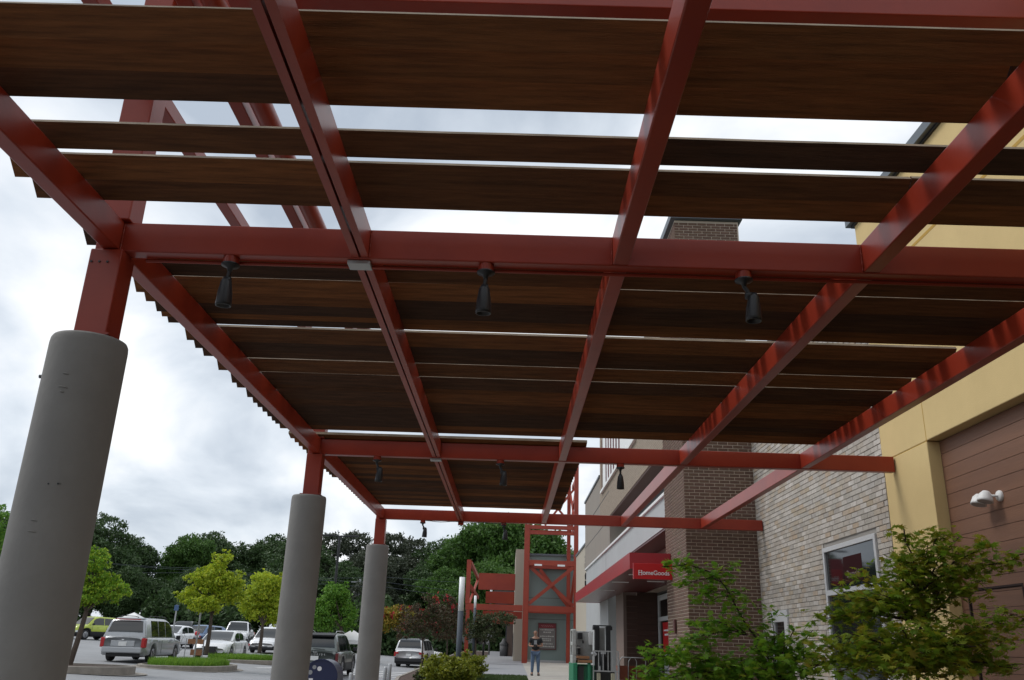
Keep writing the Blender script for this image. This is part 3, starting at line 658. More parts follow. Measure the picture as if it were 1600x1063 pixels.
# next beige building beyond with vertical lettering
nb = thing('beige_shop', 'narrow cream building face between the red tower and the grey store', 'building', (0, 0, 0))
part('wall', MB().box(3.75, 9, 43.0, 50, -.2, 6.2), M['beigewall'], nb)
part('coping', MB().box(3.7, 9, 42.9, 50, 6.2, 6.3), M['coping'], nb)
part('slot_window', MB().box(3.83, 4.0, 42.96, 42.999, 1.2, 3.4), M['darkwall'], nb)
for i in range(5):
    gl = MB(); r_ = random.Random(i); zc = 5.5-i*.42
    gl.box(3.70, 3.74, 43.3, 43.36, zc-.16, zc+.16).box(3.70, 3.74, 43.361, 43.7, zc+.06*r_.randint(0, 2), zc+.06+.06*r_.randint(0, 2)+.04).box(3.70, 3.74, 43.5, 43.56, zc-.14, zc-.01)
    part('sign_glyph', gl, M['black'], nb)

# ================================================================== RED TOWER and green wall
YT = 54.; zt = zwalk(YT)
gw = thing('green_shop', 'grey green panelled shop wall behind the red steel tower', 'building', (0, 0, 0))
a = sight(826, 868, YT+1.2); b = sight(897, 868, YT+1.2)
gx0, gx1, gz1 = a.x, 4.6, a.z
part('wall', MB().box(gx0, gx1, YT+1.2, YT+9, zt-.2, gz1), M['green'], gw)
part('coping', MB().box(gx0-.1, gx1, YT+1.1, YT+9, gz1, gz1+.12), M['coping'], gw)
for zz in (2.9, 4.15, 5.9): part('panel_joint', MB().box(gx0, gx1, YT+1.19, YT+1.21, zz, zz+.03), M['dgrey'], gw)
part('base_trim', MB().box(gx0, gx1, YT+1.12, YT+1.199, zt, zt+.14), M['galv'], gw)
part('side_wall', MB().box(gx0-.8, gx0-.02, YT+1.6, YT+9, zt, gz1+.4), M['beigewall'], gw)
part('downpipe', MB().box(gx0-.14, gx0-.03, YT+1.4, YT+1.55, zt, gz1-.2), M['white'], gw)
tw = thing('steel_tower', 'orange red steel frame tower with crossed braces in front of the green wall', 'tower', (0, 0, 0))
tx = [sight(821, 1030, YT).x, sight(901, 1030, YT).x]
pl = sight(821, 728, YT); tops = 10.9+.4
def TB(name, p, q, w, h=None): part(name, MB().bar(p, q, w, h), M['redfar'], tw)
x0, x1 = sight(820, 960, YT).x, sight(897, 960, YT).x; yb0, yb1 = YT-1.4, YT+.9
TB('post', (x0, yb0, zt-.1), (x0, yb0, 8.3), .30); TB('post', (x0+.12, yb1, zt-.1), (x0+.12, yb1, 8.3), .22)
TB('post', (x1, yb0, zt-.1), (x1, yb0, 12.2), .26); TB('post', (x1-.3, yb1, zt-.1), (x1-.3, yb1, 11.3), .22)
z1a, z1b, z2a = 3.35, 3.2, 6.05
for y in (yb0, yb1):
    TB('crossbeam', (x0+.15, y, 3.42), (x1-.13, y, 3.42), .2, .34)
    TB('crossbeam', (x0+.15, y, 6.05), (x1-.13, y, 6.05), .2, .30)
    TB('crossbeam', (x0+.15, y, 8.15), (x1-.13, y, 8.15), .2, .22)
TB('crossbeam', (x0+.15, yb0, 7.8), (x1-.13, yb0, 7.8), .2, .15)
for x in (x0+.05, x1-.05):
    for z in (3.42, 6.05, 8.15, 9.9, 11.0):
        if x < 2 and z > 8.2: continue
        TB('side_beam', (x, yb0+.16, z), (x, yb1-.12, z), .16, .24)
TB('brace', (x0+.2, yb0, 3.7), (x1-.15, yb0, 5.85), .17, .2); TB('brace', (x0+.2, yb0+.2, 5.85), (x1-.15, yb0+.2, 3.65), .15, .2); TB('brace', (x0+.9, yb1, 5.85), (x1-.3, yb1, 3.7), .14, .2)
TB('brace', (x1, yb0+.2, 6.0), (x1-.2, yb1-.1, 3.6), .14, .16)
TB('brace', (x1-1.9, yb0+.1, 8.3), (x1-.1, yb0+.1, 10.6), .1, .12); TB('brace', (x1-.2, yb0+.3, 8.3), (x1-1.5, yb0+.3, 9.8), .1, .12)
TB('brace', (x1-.05, yb0+.3, 8.3), (x1-.2, yb1, 10.6), .1, .12); TB('brace', (x1-.2, yb1, 8.3), (x1, yb0+.2, 10.9), .1, .12)
for x in (x0+.7, x1-.9): part('tower_lamp', MB().box(x-.22, x+.22, yb0-.25, yb0-.12, 5.86, 5.96), M['diffuser'], tw)
# left trellis
tr = thing('steel_trellis', 'red steel trellis frame spanning the walkway left of the tower', 'trellis', (0, 0, 0))
xl = sight(735, 930, YT).x
def TR(name, p, q, w, h=None): part(name, MB().bar(p, q, w, h), M['redfar'], tr)
TR('fascia', (xl+.4, YT+1.8, sight(800, 910, YT+1.8).z), (x0-.2, YT+1.8, sight(800, 910, YT+1.8).z), .15, 1.0)
TR('fascia', (xl+.8, YT+5, sight(780, 934, YT+5).z), (x0-.6, YT+5, sight(780, 934, YT+5).z), .15, .75)
TR('beam', (xl-.2, yb0, 3.42), (x0-.17, yb0, 3.42), .2, .34)
TR('beam', (xl+.8, yb0+1.2, 3.05), (x0-.17, yb0+1.2, 3.05), .15, .4)
TR('beam', (xl+.2, YT+5, 2.9), (x0-.4, YT+5, 2.9), .2, .5)
TR('post', (xl-.1, yb0, 3.6), (xl-.1, yb0, 6.1), .25)
TR('side_frame', (xl, yb0+.2, 5.95), (xl+.25, YT+6, 5.5), .15, .2); TR('side_frame', (xl, yb0+.2, 4.6), (xl+.25, YT+6, 4.3), .15, .2); TR('side_frame', (xl, yb0+.2, 3.5), (xl+.25, YT+6, 3.2), .15, .2)
TR('brace', (xl, yb0+.4, 3.6), (xl+.2, YT+5.5, 5.4), .12, .15)
TR('post', (xl-.05, yb0, zwalk(yb0)-.1), (xl-.05, yb0, 3.24), .22)
# directory sign
sgx0, sgx1 = sight(842, 980, YT+1.1).x, sight(868, 980, YT+1.1).x; sz0, sz1 = sight(855, 1014, YT+1.1).z, sight(855, 975, YT+1.1).z
ds = thing('directory_sign', 'framed directory board with dark red header on the green wall', 'sign', ((sgx0+sgx1)/2, YT+1.08, sz0))
hw, hh = (sgx1-sgx0)/2, sz1-sz0
part('frame', MB().box(-hw-.05, hw+.05, 0, .1, -.05, 0).box(-hw-.05, hw+.05, 0, .1, hh, hh+.05).box(-hw-.05, -hw, 0, .1, 0, hh).box(hw, hw+.05, 0, .1, 0, hh), mat('maroon_sign_frame', (.09, .03, .03), .6), ds)
part('board', MB().box(-hw, hw, .04, .1, 0, hh*.82), mat('grey_sign_board', (.16, .155, .15), .6), ds)
part('header', MB().box(-hw, hw, .035, .1, hh*.825, hh), mat('dark_red_sign_header', (.17, .015, .025), .5), ds)
ln = MB(); r_ = random.Random(4)
for i, (z, w) in enumerate(((.76, .8), (.66, .45), (.5, .85), (.40, .6), (.33, .5), (.2, .75), (.09, .8))):
    x = -hw*w
    while x < hw*w-.05:
        l_ = r_.uniform(.04, .12); ln.box(x, x+l_, .03, .0395, hh*z-.035, hh*z+.03+r_.uniform(-.012, .012)); x += l_+.03
part('text_lines', ln, mat('pale_sign_text', (.45, .45, .43), .7), ds, kind='stuff')
sq = MB().tube([(-hw*.7+i*hw*.07, .028, hh*.91+.05*math.sin(i*1.9)) for i in range(21)], .012, 5)
part('script_heading', sq, mat('rose_sign_script', (.4, .2, .2), .7), ds)
# arcade building left beyond the trellis
ar = thing('arcade_building', 'long shaded arcade building with dark columns along the far walkway', 'building', (0, 0, 0))
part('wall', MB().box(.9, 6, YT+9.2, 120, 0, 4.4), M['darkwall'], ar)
part('roof_slab', MB().box(-1.1, 6, YT+9.5, 118, 4.42, 5.0), M['dgrey'], ar)
for i in range(6):
    part('column', MB().box(-.1-.12*(i % 2), .35, 66+i*8, 66.8+i*8, 0, 4.4), M['browncol'] if i == 0 else M['dgrey'], ar)
fb_ = thing('far_shop', 'pale grey gabled shop seen at the end of the walkway', 'building', (0, 0, 0))
part('wall', MB().box(-14, -1.6, 122, 130, -.2, 6.0), M['greyband'], fb_)
part('roof', MB().prism([(-14.4, 6.0), (-1.2, 6.0), (-7.8, 9.2)], 'y', 121.6, 130.4), M['galv'], fb_)
part('entrance_arch', MB().box(-4.6, -2.2, 121.9, 121.99, .2, 2.4), M['white'], fb_)
part('doorway', MB().box(-4.1, -2.9, 121.8, 121.89, .2, 2.1), M['darkwall'], fb_)
fs_ = thing('grey_shop', 'grey flat-roofed shop with dark doorways beyond the crape myrtles', 'building', (0, 0, 0))
part('wall', MB().box(-22, -5.5, 100, 108, -.3, 5.2), M['panel'], fs_)
part('parapet', MB().box(-22.2, -5.4, 99.9, 108, 5.2, 5.6), M['coping'], fs_)
for i in range(5): part('doorway', MB().box(-20+i*3, -18.4+i*3, 99.88, 99.99, 0, 2.6), M['glass'], fs_)
# bin, black cover, posts near the arcade
def cylt(name, label, cat, loc, r_, h, m, grp=None, dome=False):
    mb = MB().lathe([(0, 0), (r_, 0), (r_, h*.9), (r_*.8, h), (0, h*(1.05 if dome else 1))], n=16)
    o = link(name, mb.mesh(name, m), None, loc); return tag(o, label, cat, grp)
p_ = sight(787, 1019, 66); bn = thing('litter_bin', 'dark round litter bin on the far walkway', 'litter bin', (p_.x, 66, zwalk(66)))
part('body', MB().lathe([(0, 0), (.28, 0), (.3, .75), (0, .75)], n=16), M['dgrey'], bn); part('lid', MB().lathe([(.32, .76), (.32, .85), (.18, 1.0), (.1, 1.2), (0, 1.22)], n=16), M['dgrey'], bn)
p_ = sight(809, 1015, 58); o = link('covered_heater', MB().lathe([(0, 0), (.3, 0), (.34, .5), (.36, 1.4), (.28, 1.8), (.08, 1.95), (0, 1.96)], n=12).mesh('covered_heater', M['tshirt']), None, (p_.x, 58, zwalk(58))); tag(o, 'black covered upright object left of the tower post', 'cover')
p_ = sight(755, 1022, 60); cylt('bollard', 'thin black bollard at the left edge of the far walkway', 'bollard', (p_.x, 60, zwalk(60)), .07, .95, M['black'])
p_ = sight(764, 1020, 68); t = thing('lamp_post', 'slim dark lamp post with white head on the far walkway', 'lamp post', (p_.x, 68, zwalk(68))); part('pole', MB().tube([(0, 0, 0), (0, 0, 4.4)], .06, 8), M['dgrey'], t); part('lamp_head', MB().tube([(0, 0, 4.4), (0, 0, 5.0)], .09, 8), M['diffuser'], t)
# light columns
for (px, pyt, pyb, Y, r_, lab) in ((722.5, 902, 955, 28, .088, 'tall slim light column with white upper half beside the yellow shrub'), (743, 931, 950, 50, .07, 'distant white-topped light column behind the crape myrtle')):
    a = sight(px, pyt, Y); b = sight(px, pyb, Y); t = thing('light_column', lab, 'light column', (a.x, Y, zwalk(Y)), group='light columns along the walk')
    z0 = zwalk(Y); part('lower_tube', MB().lathe([(0, 0), (r_, 0), (r_, b.z-z0), (0, b.z-z0)], n=20), M['polegrey'], t); part('diffuser', MB().lathe([(0, b.z-z0+.002), (r_, b.z-z0+.002), (r_, a.z-z0), (0, a.z-z0)], n=20), M['diffuser'], t)
# ================================================================== VEHICLES
def interp(tab, x):
    if x <= tab[0][0]: return tab[0][1]
    for (a, va), (b, vb) in zip(tab, tab[1:]):
        if x <= b:
            t = (x-a)/(b-a); t = t*t*(3-2*t)*.35+t*.65; return va+(vb-va)*t
    return tab[-1][1]
def vehicle(label, loc, rz, Lh, Wd, deck, roof, paintm, wheel_r=.34, axf=.9, axr=1.0, clad=None, tail='tall', rails=False, pickup=False, plate=True, grille='plain', group='vehicles in the car park', name='parked_car', sill=.24, lower=None, cat='car', gh=None):
    """y is forward. deck: (y, z) top of lower body; roof: (y, z) of glasshouse"""
    t = thing(name, label, cat, loc, rz, group); hw = Wd/2; yf, yr = Lh/2, -Lh/2; fa, ra = yf-axf, yr+axr; wa = wheel_r+.07
    def zb(y):
        z = sill+(.1 if y > yf-.25 or y < yr+.25 else 0)
        for c in (fa, ra):
            d = abs(y-c)
            if d < wa: z = max(z, wheel_r+math.sqrt(wa*wa-d*d)-.02)
        return z
    ys = sorted(set([yr, yr+.04, yr+.12, yr+.25, yf-.25, yf-.12, yf-.04, yf]+[c+wa*math.cos(math.pi*k/10)*1.0 for c in (fa, ra) for k in range(11)]+[yr+Lh*k/24 for k in range(1, 24)]))
    def hwf(y):
        e = max(0, (abs(y)-(Lh/2-.55))/.55); return hw*(1-.13*e*e)
    mb = MB(); vs = []; nr = 0
    for y in ys:
        b, s = zb(y), interp(deck, y); w = hwf(y)
        if y in (ys[0], ys[-1]): w *= .93; s -= .06; b += .04
        m_ = (b+s)/2
        prof = [(0, b), (w*.9, b), (w*.985, b+.05), (w, max(m_-.05, b+.07)), (w*.995, m_+.1 if m_+.1 < s-.08 else s-.09), (w*.95, s-.05), (w*.86, s), (w*.45, s+.025), (0, s+.035)]
        ring = [(p[0], y, p[1]) for p in prof]+[(-p[0], y, p[1]) for p in prof[-2:0:-1]]; nr = len(ring); vs += ring
    n_ = len(ys)
    fs = [(i*nr+k, i*nr+(k+1) % nr, (i+1)*nr+(k+1) % nr, (i+1)*nr+k) for i in range(n_-1) for k in range(nr)]+[tuple(range(nr)), tuple((n_-1)*nr+k for k in range(nr))[::-1]]
    mi = []
    mb.add(vs, fs, 0, True)
    for fi, f in enumerate(mb.f):
        k = fi % nr
        if clad and fi < (n_-1)*nr and k in (0, 1, 2, nr-1, nr-2, nr-3): mb.mi[fi] = 1
    body = part('body', mb, [paintm, M['blackpl']], t)
    # glasshouse
    g = MB(); gy = [roof[0][0]+(roof[-1][0]-roof[0][0])*k/26 for k in range(27)]; gy = sorted(set(gy+[p[0] for p in roof])); vs = []
    def wr(y, z): return (hw*.90-.23*max(0, z-interp(deck, y))*hw/.95)
    for y in gy:
        z = interp(roof, y); d = interp(deck, y)-.02; z = max(z, d+.01); wt = wr(y, z)
        ring = [(hw*.90, y, d), (wt+.01, y, z-.07 if z-.07 > d else d+.005), (wt-.06, y, z-.015 if z-.015 > d else d+.008), (wt*.5, y, z+.01), (0, y, z+.015)]
        ring = ring+[(-p[0], p[1], p[2]) for p in ring[-2::-1]]; vs += ring
    m9 = 9; g.add(vs, [(i*m9+k, i*m9+k+1, (i+1)*m9+k+1, (i+1)*m9+k) for i in range(len(gy)-1) for k in range(m9-1)]+[tuple(range(m9))[::-1], tuple((len(gy)-1)*m9+k for k in range(m9))], 0, True)
    part('roof', g, paintm, t)
    ztop = max(p[1] for p in roof)
    flat = [p[0] for p in roof if p[1] > ztop-.09]; y0r, y1r = min(flat), max(flat)
    # side glass in panes
    def side_glass(ya, yb_, nm):
        for s_ in (-1, 1):
            q = MB(); k_ = 5; vs = []
            for i in range(k_+1):
                y = ya+(yb_-ya)*i/k_; z = interp(roof, y)-.10; d = interp(deck, y)+.02; z = max(z, d+.01)
                for zz in (d, z):
                    f = (zz-interp(deck, y)+.02)/max(.05, (interp(roof, y)-.07-interp(deck, y)+.02)); x = hw*.90+(wr(y, interp(roof, y))+.01-hw*.90)*min(f, 1); vs.append((s_*(x+.006), y, zz))
            q.add(vs, [(2*i, 2*i+2, 2*i+3, 2*i+1) for i in range(k_)]); part('side_window', q, M['glass2'], t)
    ends = (roof[0][0], roof[-1][0]); base_f, base_r = ends[1], ends[0]
    la = y0r-.02 if not pickup else y0r; lb = y1r+.35*(base_f-y1r)
    npn = 1 if pickup else (3 if Lh > 4.8 and tail != 'sedan' else 2)
    la0 = y0r+.12 if tail != 'sedan' else y0r+.2*(base_r-y0r)
    wdt = (lb-la0)/npn
    for i in range(npn): side_glass(la0+i*wdt+.03, la0+(i+1)*wdt-.03, 'side_window')
    def end_glass(y_a, y_b, nm, sgn):
        q = MB(); vs = []; k_ = 5
        for i in range(k_+1):
            f = .08+.84*i/k_; y = y_a+(y_b-y_a)*f; z = interp(roof, y); w = wr(y, z)-.10
            for x in (-w, -w*.5, 0, w*.5, w): vs.append((x, y+sgn*.022, z+.02-(.008 if abs(x) == w else 0)))
        q.add(vs, [(i*5+k, i*5+k+1, (i+1)*5+k+1, (i+1)*5+k) for i in range(k_) for k in range(4)], 0, True); part(nm, q, M['glass2'], t)
    end_glass(base_f, y1r, 'windscreen', 1); end_glass(base_r, y0r, 'rear_window', -1)
    # wheels
    for c in (fa, ra):
        for s_ in (-1, 1):
            wv = part('wheel', MB().lathe([(wheel_r*.62, -.1), (wheel_r*.93, -.11), (wheel_r, -.08), (wheel_r, .08), (wheel_r*.93, .11), (wheel_r*.62, .1), (0, .09)], n=24, axis='x'), M['tyre'], t, loc=(s_*(hw-.13), c, wheel_r))
            rm = MB().lathe([(wheel_r*.62, 0), (wheel_r*.58, .008), (0, .0)], n=20, axis='x')
            for k in range(5):
                an = k*1.2566; rm.bar((.012, .03*math.cos(an), .03*math.sin(an)), (.012, wheel_r*.58*math.cos(an), wheel_r*.58*math.sin(an)), .05, .02)
            ro = part('rim', rm, M['rim'], wv, loc=(s_*.105, 0, 0)); ro.rotation_euler = (0, 0, 0 if s_ > 0 else math.pi)
    part('underbody', MB().box(-hw+.26, hw-.26, yr+.2, yf-.2, .2, .42), M['blackpl'], t)
    dz = interp(deck, yf-.05); rz_ = interp(deck, yr)
    # lights
    for s_ in (-1, 1):
        x = hw*.80
        part('headlight', MB().box(s_*x-.17, s_*x+.17, yf-.22, yf-.035, dz-.27, dz-.14), M['clear'], t, bv=.03)
        if tail == 'tall': part('tail_light', MB().box(s_*(hw*.88)-.085, s_*(hw*.88)+.085, yr-.012, yr+.25, rz_-.42, rz_-.04), M['redlamp'], t, bv=.03)
        elif tail == 'wide': part('tail_light', MB().box(s_*(hw*.80)-.14, s_*(hw*.80)+.14, yr-.012, yr+.22, rz_-.22, rz_-.10).box(s_*(hw*.89)-.06, s_*(hw*.89)+.06, yr-.013, yr+.23, rz_-.36, rz_-.2205), M['redlamp'], t, bv=.02)
        elif tail == 'slim': part('tail_light', MB().box(s_*(hw*.90)-.055, s_*(hw*.90)+.055, yr-.012, yr+.2, rz_-.50, rz_-.06), mat('smoked_tail_lamp', (.12, .01, .012), .2), t, bv=.02)
        else: part('tail_light', MB().box(s_*(hw*.76)-.2, s_*(hw*.76)+.2, yr-.01, yr+.15, rz_-.22, rz_-.08), M['redlamp'], t, bv=.02)
        part('mirror', MB().box(s_*(hw+.10)-.09, s_*(hw+.10)+.09, y1r+.55*(base_f-y1r)-.05, y1r+.55*(base_f-y1r)+.05, interp(deck, base_f)-.0, interp(deck, base_f)+.15), paintm if pickup else M['blackpl'], t, bv=.02)
    # bumpers, plate, grille
    part('rear_bumper', MB().box(-hw*.86, hw*.86, yr-.05, yr+.03, .36, .58), M['blackpl'] if clad else paintm, t, bv=.035)
    if plate: part('number_plate', MB().box(-.16, .16, yr-.03, yr-.012, rz_-.36, rz_-.19), M['white'], t); 
    if grille == 'spindle': part('grille', MB().prism([(-.40, .64), (.40, .64), (.26, .5), (.58, .24), (-.58, .24), (-.26, .5)], 'y', yf-.16, yf+.025), M['blackpl'], t)
    else: part('grille', MB().box(-.45, .45, yf-.1, yf+.006, dz-.42, dz-.26), M['blackpl'], t, bv=.02)
    if grille != 'spindle': part('front_bumper', MB().box(-hw*.84, hw*.84, yf-.06, yf+.03, .3, .42), M['blackpl'] if clad else paintm, t, bv=.03)
    if rails:
        for s_ in (-1, 1):
            x = s_*(wr(0, ztop)-.08)
            part('roof_rail', MB().tube([(x, y0r+.15, ztop+.0), (x, y0r+.35, ztop+.07), (x, 0, ztop+.085), (x, y1r-.3, ztop+.06), (x, y1r-.1, ztop)], .018, 6), M['chrome'] if rails == 'chrome' else M['blackpl'], t)
    # door seams and handles
    sm = MB()
    for s_ in (-1, 1):
        for y in (la0+.0, la0+(lb-la0)*.42, lb+.12) if npn > 1 else (la0, lb+.1):
            if abs(y-fa) > wa and abs(y-ra) > wa: sm.box(s_*(hw+.001)-.004, s_*(hw+.001)+.004, y-.006, y+.006, .36, interp(deck, y)-.1)
    part('door_seam', sm, M['blackpl'], t)
    for s_ in (-1, 1):
        for f in (.30, .80): 
            y = la0+(lb-la0)*f; part('door_handle', MB().box(s_*(hw*.99)-.025, s_*(hw*.99)+.025, y-.08, y+.08, interp(deck, y)-.17, interp(deck, y)-.14), paintm, t)
    return t
silver = paint('silver_car_paint', (.42, .435, .455), .28, .25); wht = paint('white_car_paint', (.82, .83, .84), .25); lime = paint('lime_car_paint', (.42, .50, .05), .3)
greyp = paint('grey_green_car_paint', (.17, .19, .18), .28, .4); bluep = paint('blue_car_paint', (.015, .03, .33), .25); dark = paint('dark_car_paint', (.03, .032, .036), .25); midb = paint('pale_blue_car_paint', (.1, .17, .3), .25)
van_deck = [(-2.55, .98), (1.2, .98), (1.5, .96), (2.3, .84), (2.55, .66)]
van_roof = [(-2.50, 1.0), (-2.28, 1.66), (-1.8, 1.74), (.4, 1.75), (.75, 1.68), (1.75, .98)]
suv_deck = [(-2.45, 1.03), (.9, 1.04), (1.2, 1.04), (2.2, .96), (2.45, .8)]
suv_roof = [(-2.40, 1.05), (-2.22, 1.62), (-1.9, 1.72), (.2, 1.75), (.55, 1.70), (1.4, 1.05)]
csuv_deck = [(-2.1, .98), (.7, 1.0), (1.0, 1.0), (1.9, .9), (2.1, .72)]
csuv_roof = [(-2.03, 1.0), (-1.75, 1.48), (-1.4, 1.56), (.1, 1.6), (.4, 1.55), (1.15, 1.0)]
sed_deck = [(-2.45, .88), (-1.7, .96), (.9, .93), (1.2, .93), (2.2, .78), (2.45, .60)]
sed_roof = [(-1.95, .95), (-1.0, 1.38), (-.6, 1.43), (.1, 1.44), (.35, 1.40), (1.4, .93)]
def G(px, py, Y, X=None):
    p = sight(px, py, Y); return (p.x, Y, zlot(p.x))
van = vehicle('silver minivan with roof rails seen from behind, left of the grassy island', (G(197, 1020, 39.9)[0]+.72, 39.9, G(197, 1020, 39.9)[2]), R(3.2), 5.13, 1.88, van_deck, van_roof, silver, .33, .95, 1.12, tail='tall', rails='black', cat='minivan')
part('roof_brake_light', MB().box(-.5, .5, -2.37, -2.30, 1.655, 1.69), M['redlamp'], van); part('badge', MB().tube([(-.05, -2.57, .86), (.05, -2.57, .86)], .03, 8), M['chrome'], van); part('plate_recess', MB().box(-.48, .48, -2.575, -2.54, .60, .83), silver, van, bv=.02)
sedan = vehicle('white sedan with dark spindle grille facing the camera behind the grassy island', G(347, 1012, 49.5), R(183), 4.97, 1.87, sed_deck, sed_roof, wht, .34, .95, 1.1, tail='sedan', grille='spindle', sill=.2)
lm_ = vehicle('lime yellow compact SUV seen behind the leaning tree', G(143, 990, 66), R(155), 4.2, 1.82, csuv_deck, csuv_roof, lime, .34, .85, .9, clad=True, tail='wide', cat='SUV')
pk = vehicle('white pickup truck parked behind the white sedan', (sight(372, 1000, 72).x, 72, zlot(-25)), R(190), 5.6, 1.98, [(-2.8, 1.18), (.2, 1.18), (.3, 1.16), (1.4, 1.14), (2.6, 1.05), (2.8, .9)], [(-.75, 1.2), (-.6, 1.8), (.6, 1.88), (.8, 1.85), (1.5, 1.15)], wht, .38, 1.0, 1.2, clad=True, pickup=True, cat='pickup truck')
mv = vehicle('white minivan facing the camera behind the small far island', (sight(424, 1000, 66).x, 66, zlot(-18)), R(180), 5.0, 1.95, van_deck, van_roof, wht, .33, .95, 1.1, clad=True, cat='minivan')
g1 = vehicle('grey green SUV with chrome roof rails seen from behind, between two columns', (sight(506.5, 1030, 39.3).x, 39.6, zlot(-7.7)-.0), R(1), 5.0, 1.99, suv_deck, suv_roof, greyp, .38, .95, 1.1, clad=True, tail='slim', rails='chrome', cat='SUV')
put_text('model_lettering', 'TELLURIDE', .10, M['chrome'], g1, (0, -2.535, .90), (R(90), 0, 0), depth=.01, spacing=1.9)
put_text('badge_lettering', 'KIA', .10, M['chrome'], g1, (0, -2.52, .985), (R(90), 0, 0), depth=.01, spacing=1.1)
part('spoiler', MB().prism([(-2.42, 1.66), (-2.0, 1.745), (-2.0, 1.70), (-2.38, 1.60)], 'x', -.72, .72), M['blackpl'], g1)
part('wiper', MB().bar((-.1, -2.47, 1.13), (.38, -2.47, 1.10), .02, .02), M['blackpl'], g1)
part('bumper_trim', MB().box(.45, .85, -2.56, -2.53, .52, .60).box(-.85, -.45, -2.56, -2.53, .52, .60), M['chrome'], g1)
g2 = vehicle('white SUV with red tail lights seen from behind beyond the hatched crossing', (sight(648, 1030, 59).x, 60, -.2), R(-6), 4.95, 1.99, suv_deck, suv_roof, wht, .39, .95, 1.1, clad=True, tail='wide', rails='black', cat='SUV')
vehicle('blue car parked across the lot right of the white SUV', (sight(697, 1020, 118).x, 118, -.2), R(80), 4.6, 1.85, csuv_deck, csuv_roof, bluep, .36, .9, 1.0)
vehicle('white car mostly hidden behind the silver minivan', (sight(274, 990, 62).x, 62, zlot(-23)), R(176), 4.5, 1.8, sed_deck, sed_roof, wht, .33, .9, 1.0, tail='sedan')
vehicle('dark SUV in shade beyond the silver minivan', (sight(288, 990, 78).x, 78, zlot(-28)), R(185), 4.7, 1.9, suv_deck, suv_roof, dark, .36, .9, 1.0, cat='SUV')
vehicle('pale blue car behind the white sedan and sign posts', (sight(315, 1000, 66).x, 66, zlot(-22)), R(165), 4.7, 1.85, csuv_deck, csuv_roof, midb, .36, .9, 1.0)
vehicle('white van far off between the second and third columns', (sight(597, 1015, 108).x, 108, -.1), R(190), 5.2, 2.0, van_deck, van_roof, wht, .36, .9, 1.0, cat='van')
vehicle('dark grey sedan beside the far white van', (sight(609, 1015, 112).x+1.2, 112, -.1), R(182), 4.7, 1.85, sed_deck, sed_roof, dark, .34, .9, 1.0, tail='sedan')

# ================================================================== STREET FURNITURE
mbx = thing('mailbox', 'navy blue street mailbox with white round stickers behind the second column', 'mailbox', (sight(507, 1050, 15.2).x, 15.2, -.0), 0)
hwd = .27; pr_ = [(-hwd, 0), (hwd, 0)]; arc = [(hwd*math.cos(a), .80+hwd*math.sin(a)) for a in np.linspace(0, math.pi, 17)]
part('body', MB().prism([(-hwd, .12), (hwd, .12)]+arc, 'y', -.28, .28), M['navy'], mbx, bv=.012)
for sx_ in (-1, 1):
    for sy_ in (-1, 1): part('leg', MB().box(sx_*.2-.03, sx_*.2+.03, sy_*.22-.03, sy_*.22+.03, -.05, .12), M['navy'], mbx)
part('hood_rim', MB().prism([(p[0]*1.04, .80+(p[1]-.80)*1.04) for p in arc]+[(p[0]*.97, .80+(p[1]-.80)*.97) for p in arc[::-1]], 'y', -.30, -.2805), M['navy'], mbx)
for (x, z, r_, m_) in ((-.03, .93, .036, 'letters'), (-.115, .95, .032, 'postergrey'), (-.175, .87, .036, 'postergrey')):
    part('sticker', MB().lathe([(0, 0), (r_, 0)], n=18, smooth=False), M[m_], mbx).matrix_local = Matrix.Translation((x, -.284, z)) @ Matrix.Rotation(R(90), 4, 'X')
part('sticker', MB().prism([(-.19, .78), (-.12, .78), (-.125, .72), (-.155, .69), (-.185, .72)], 'y', -.284, -.2805), M['letters'], mbx)
part('side_plate', MB().box(hwd+.001, hwd+.004, -.1, .15, .2, .6), M['postergrey'], mbx)
bols = [(549, 1051, 24, 'bollard in front of the grey green SUV, left of the third column'), (602.5, 1042, 27, 'left grey bollard just right of the third column'), (609.5, 1037, 27, 'right grey bollard near the hatched crossing')]
for px, py, Y, lab in bols:
    p = sight(px, py, Y); h = p.z-zlot(-5); t = thing('bollard', lab, 'bollard', (p.x, Y, zlot(-5) if p.x < -4.5 else 0), group='grey steel bollards by the kerb'); h = p.z-t.location.z
    part('pipe', MB().lathe([(0, 0), (.055, 0), (.055, h-.03), (.045, h-.008), (0, h)], n=16), M['galv'], t)
for i in range(4):
    p = sight(680+i*3.3, 1018+i*.6, 50+i*1.2); cylt('bollard', 'slim white bollard in the row of four beyond the yellow shrub', 'bollard', (p.x, 50+i*1.2, -.15), .06, p.z+.15, M['white'], 'four white bollards beyond the shrub')
# sign posts in the lot
def signpost(label, px, pt, pb, Y, plate, m_):
    a, b = sight(px, pt, Y), sight(px, pb, Y); z0 = zlot(a.x); t = thing('sign_post', label, 'sign', (a.x, Y, z0)); h = a.z-z0
    part('pole', MB().tube([(0, 0, 0), (0, 0, h)], .035, 6), M['galv'], t); part('sign_plate', MB().box(-plate[0]/2, plate[0]/2, -.05, -.036, h-plate[1], h-.02), m_, t, bv=.01)
signpost('sign post with small blue and white plate behind the silver minivan', 277, 945, 1000, 44, (.22, .28), mat('blue_sign_plate', (.06, .12, .25), .5))
signpost('taller post with pale square plate at the grassy island', 316.5, 938, 1018, 39, (.25, .4), M['postergrey'])
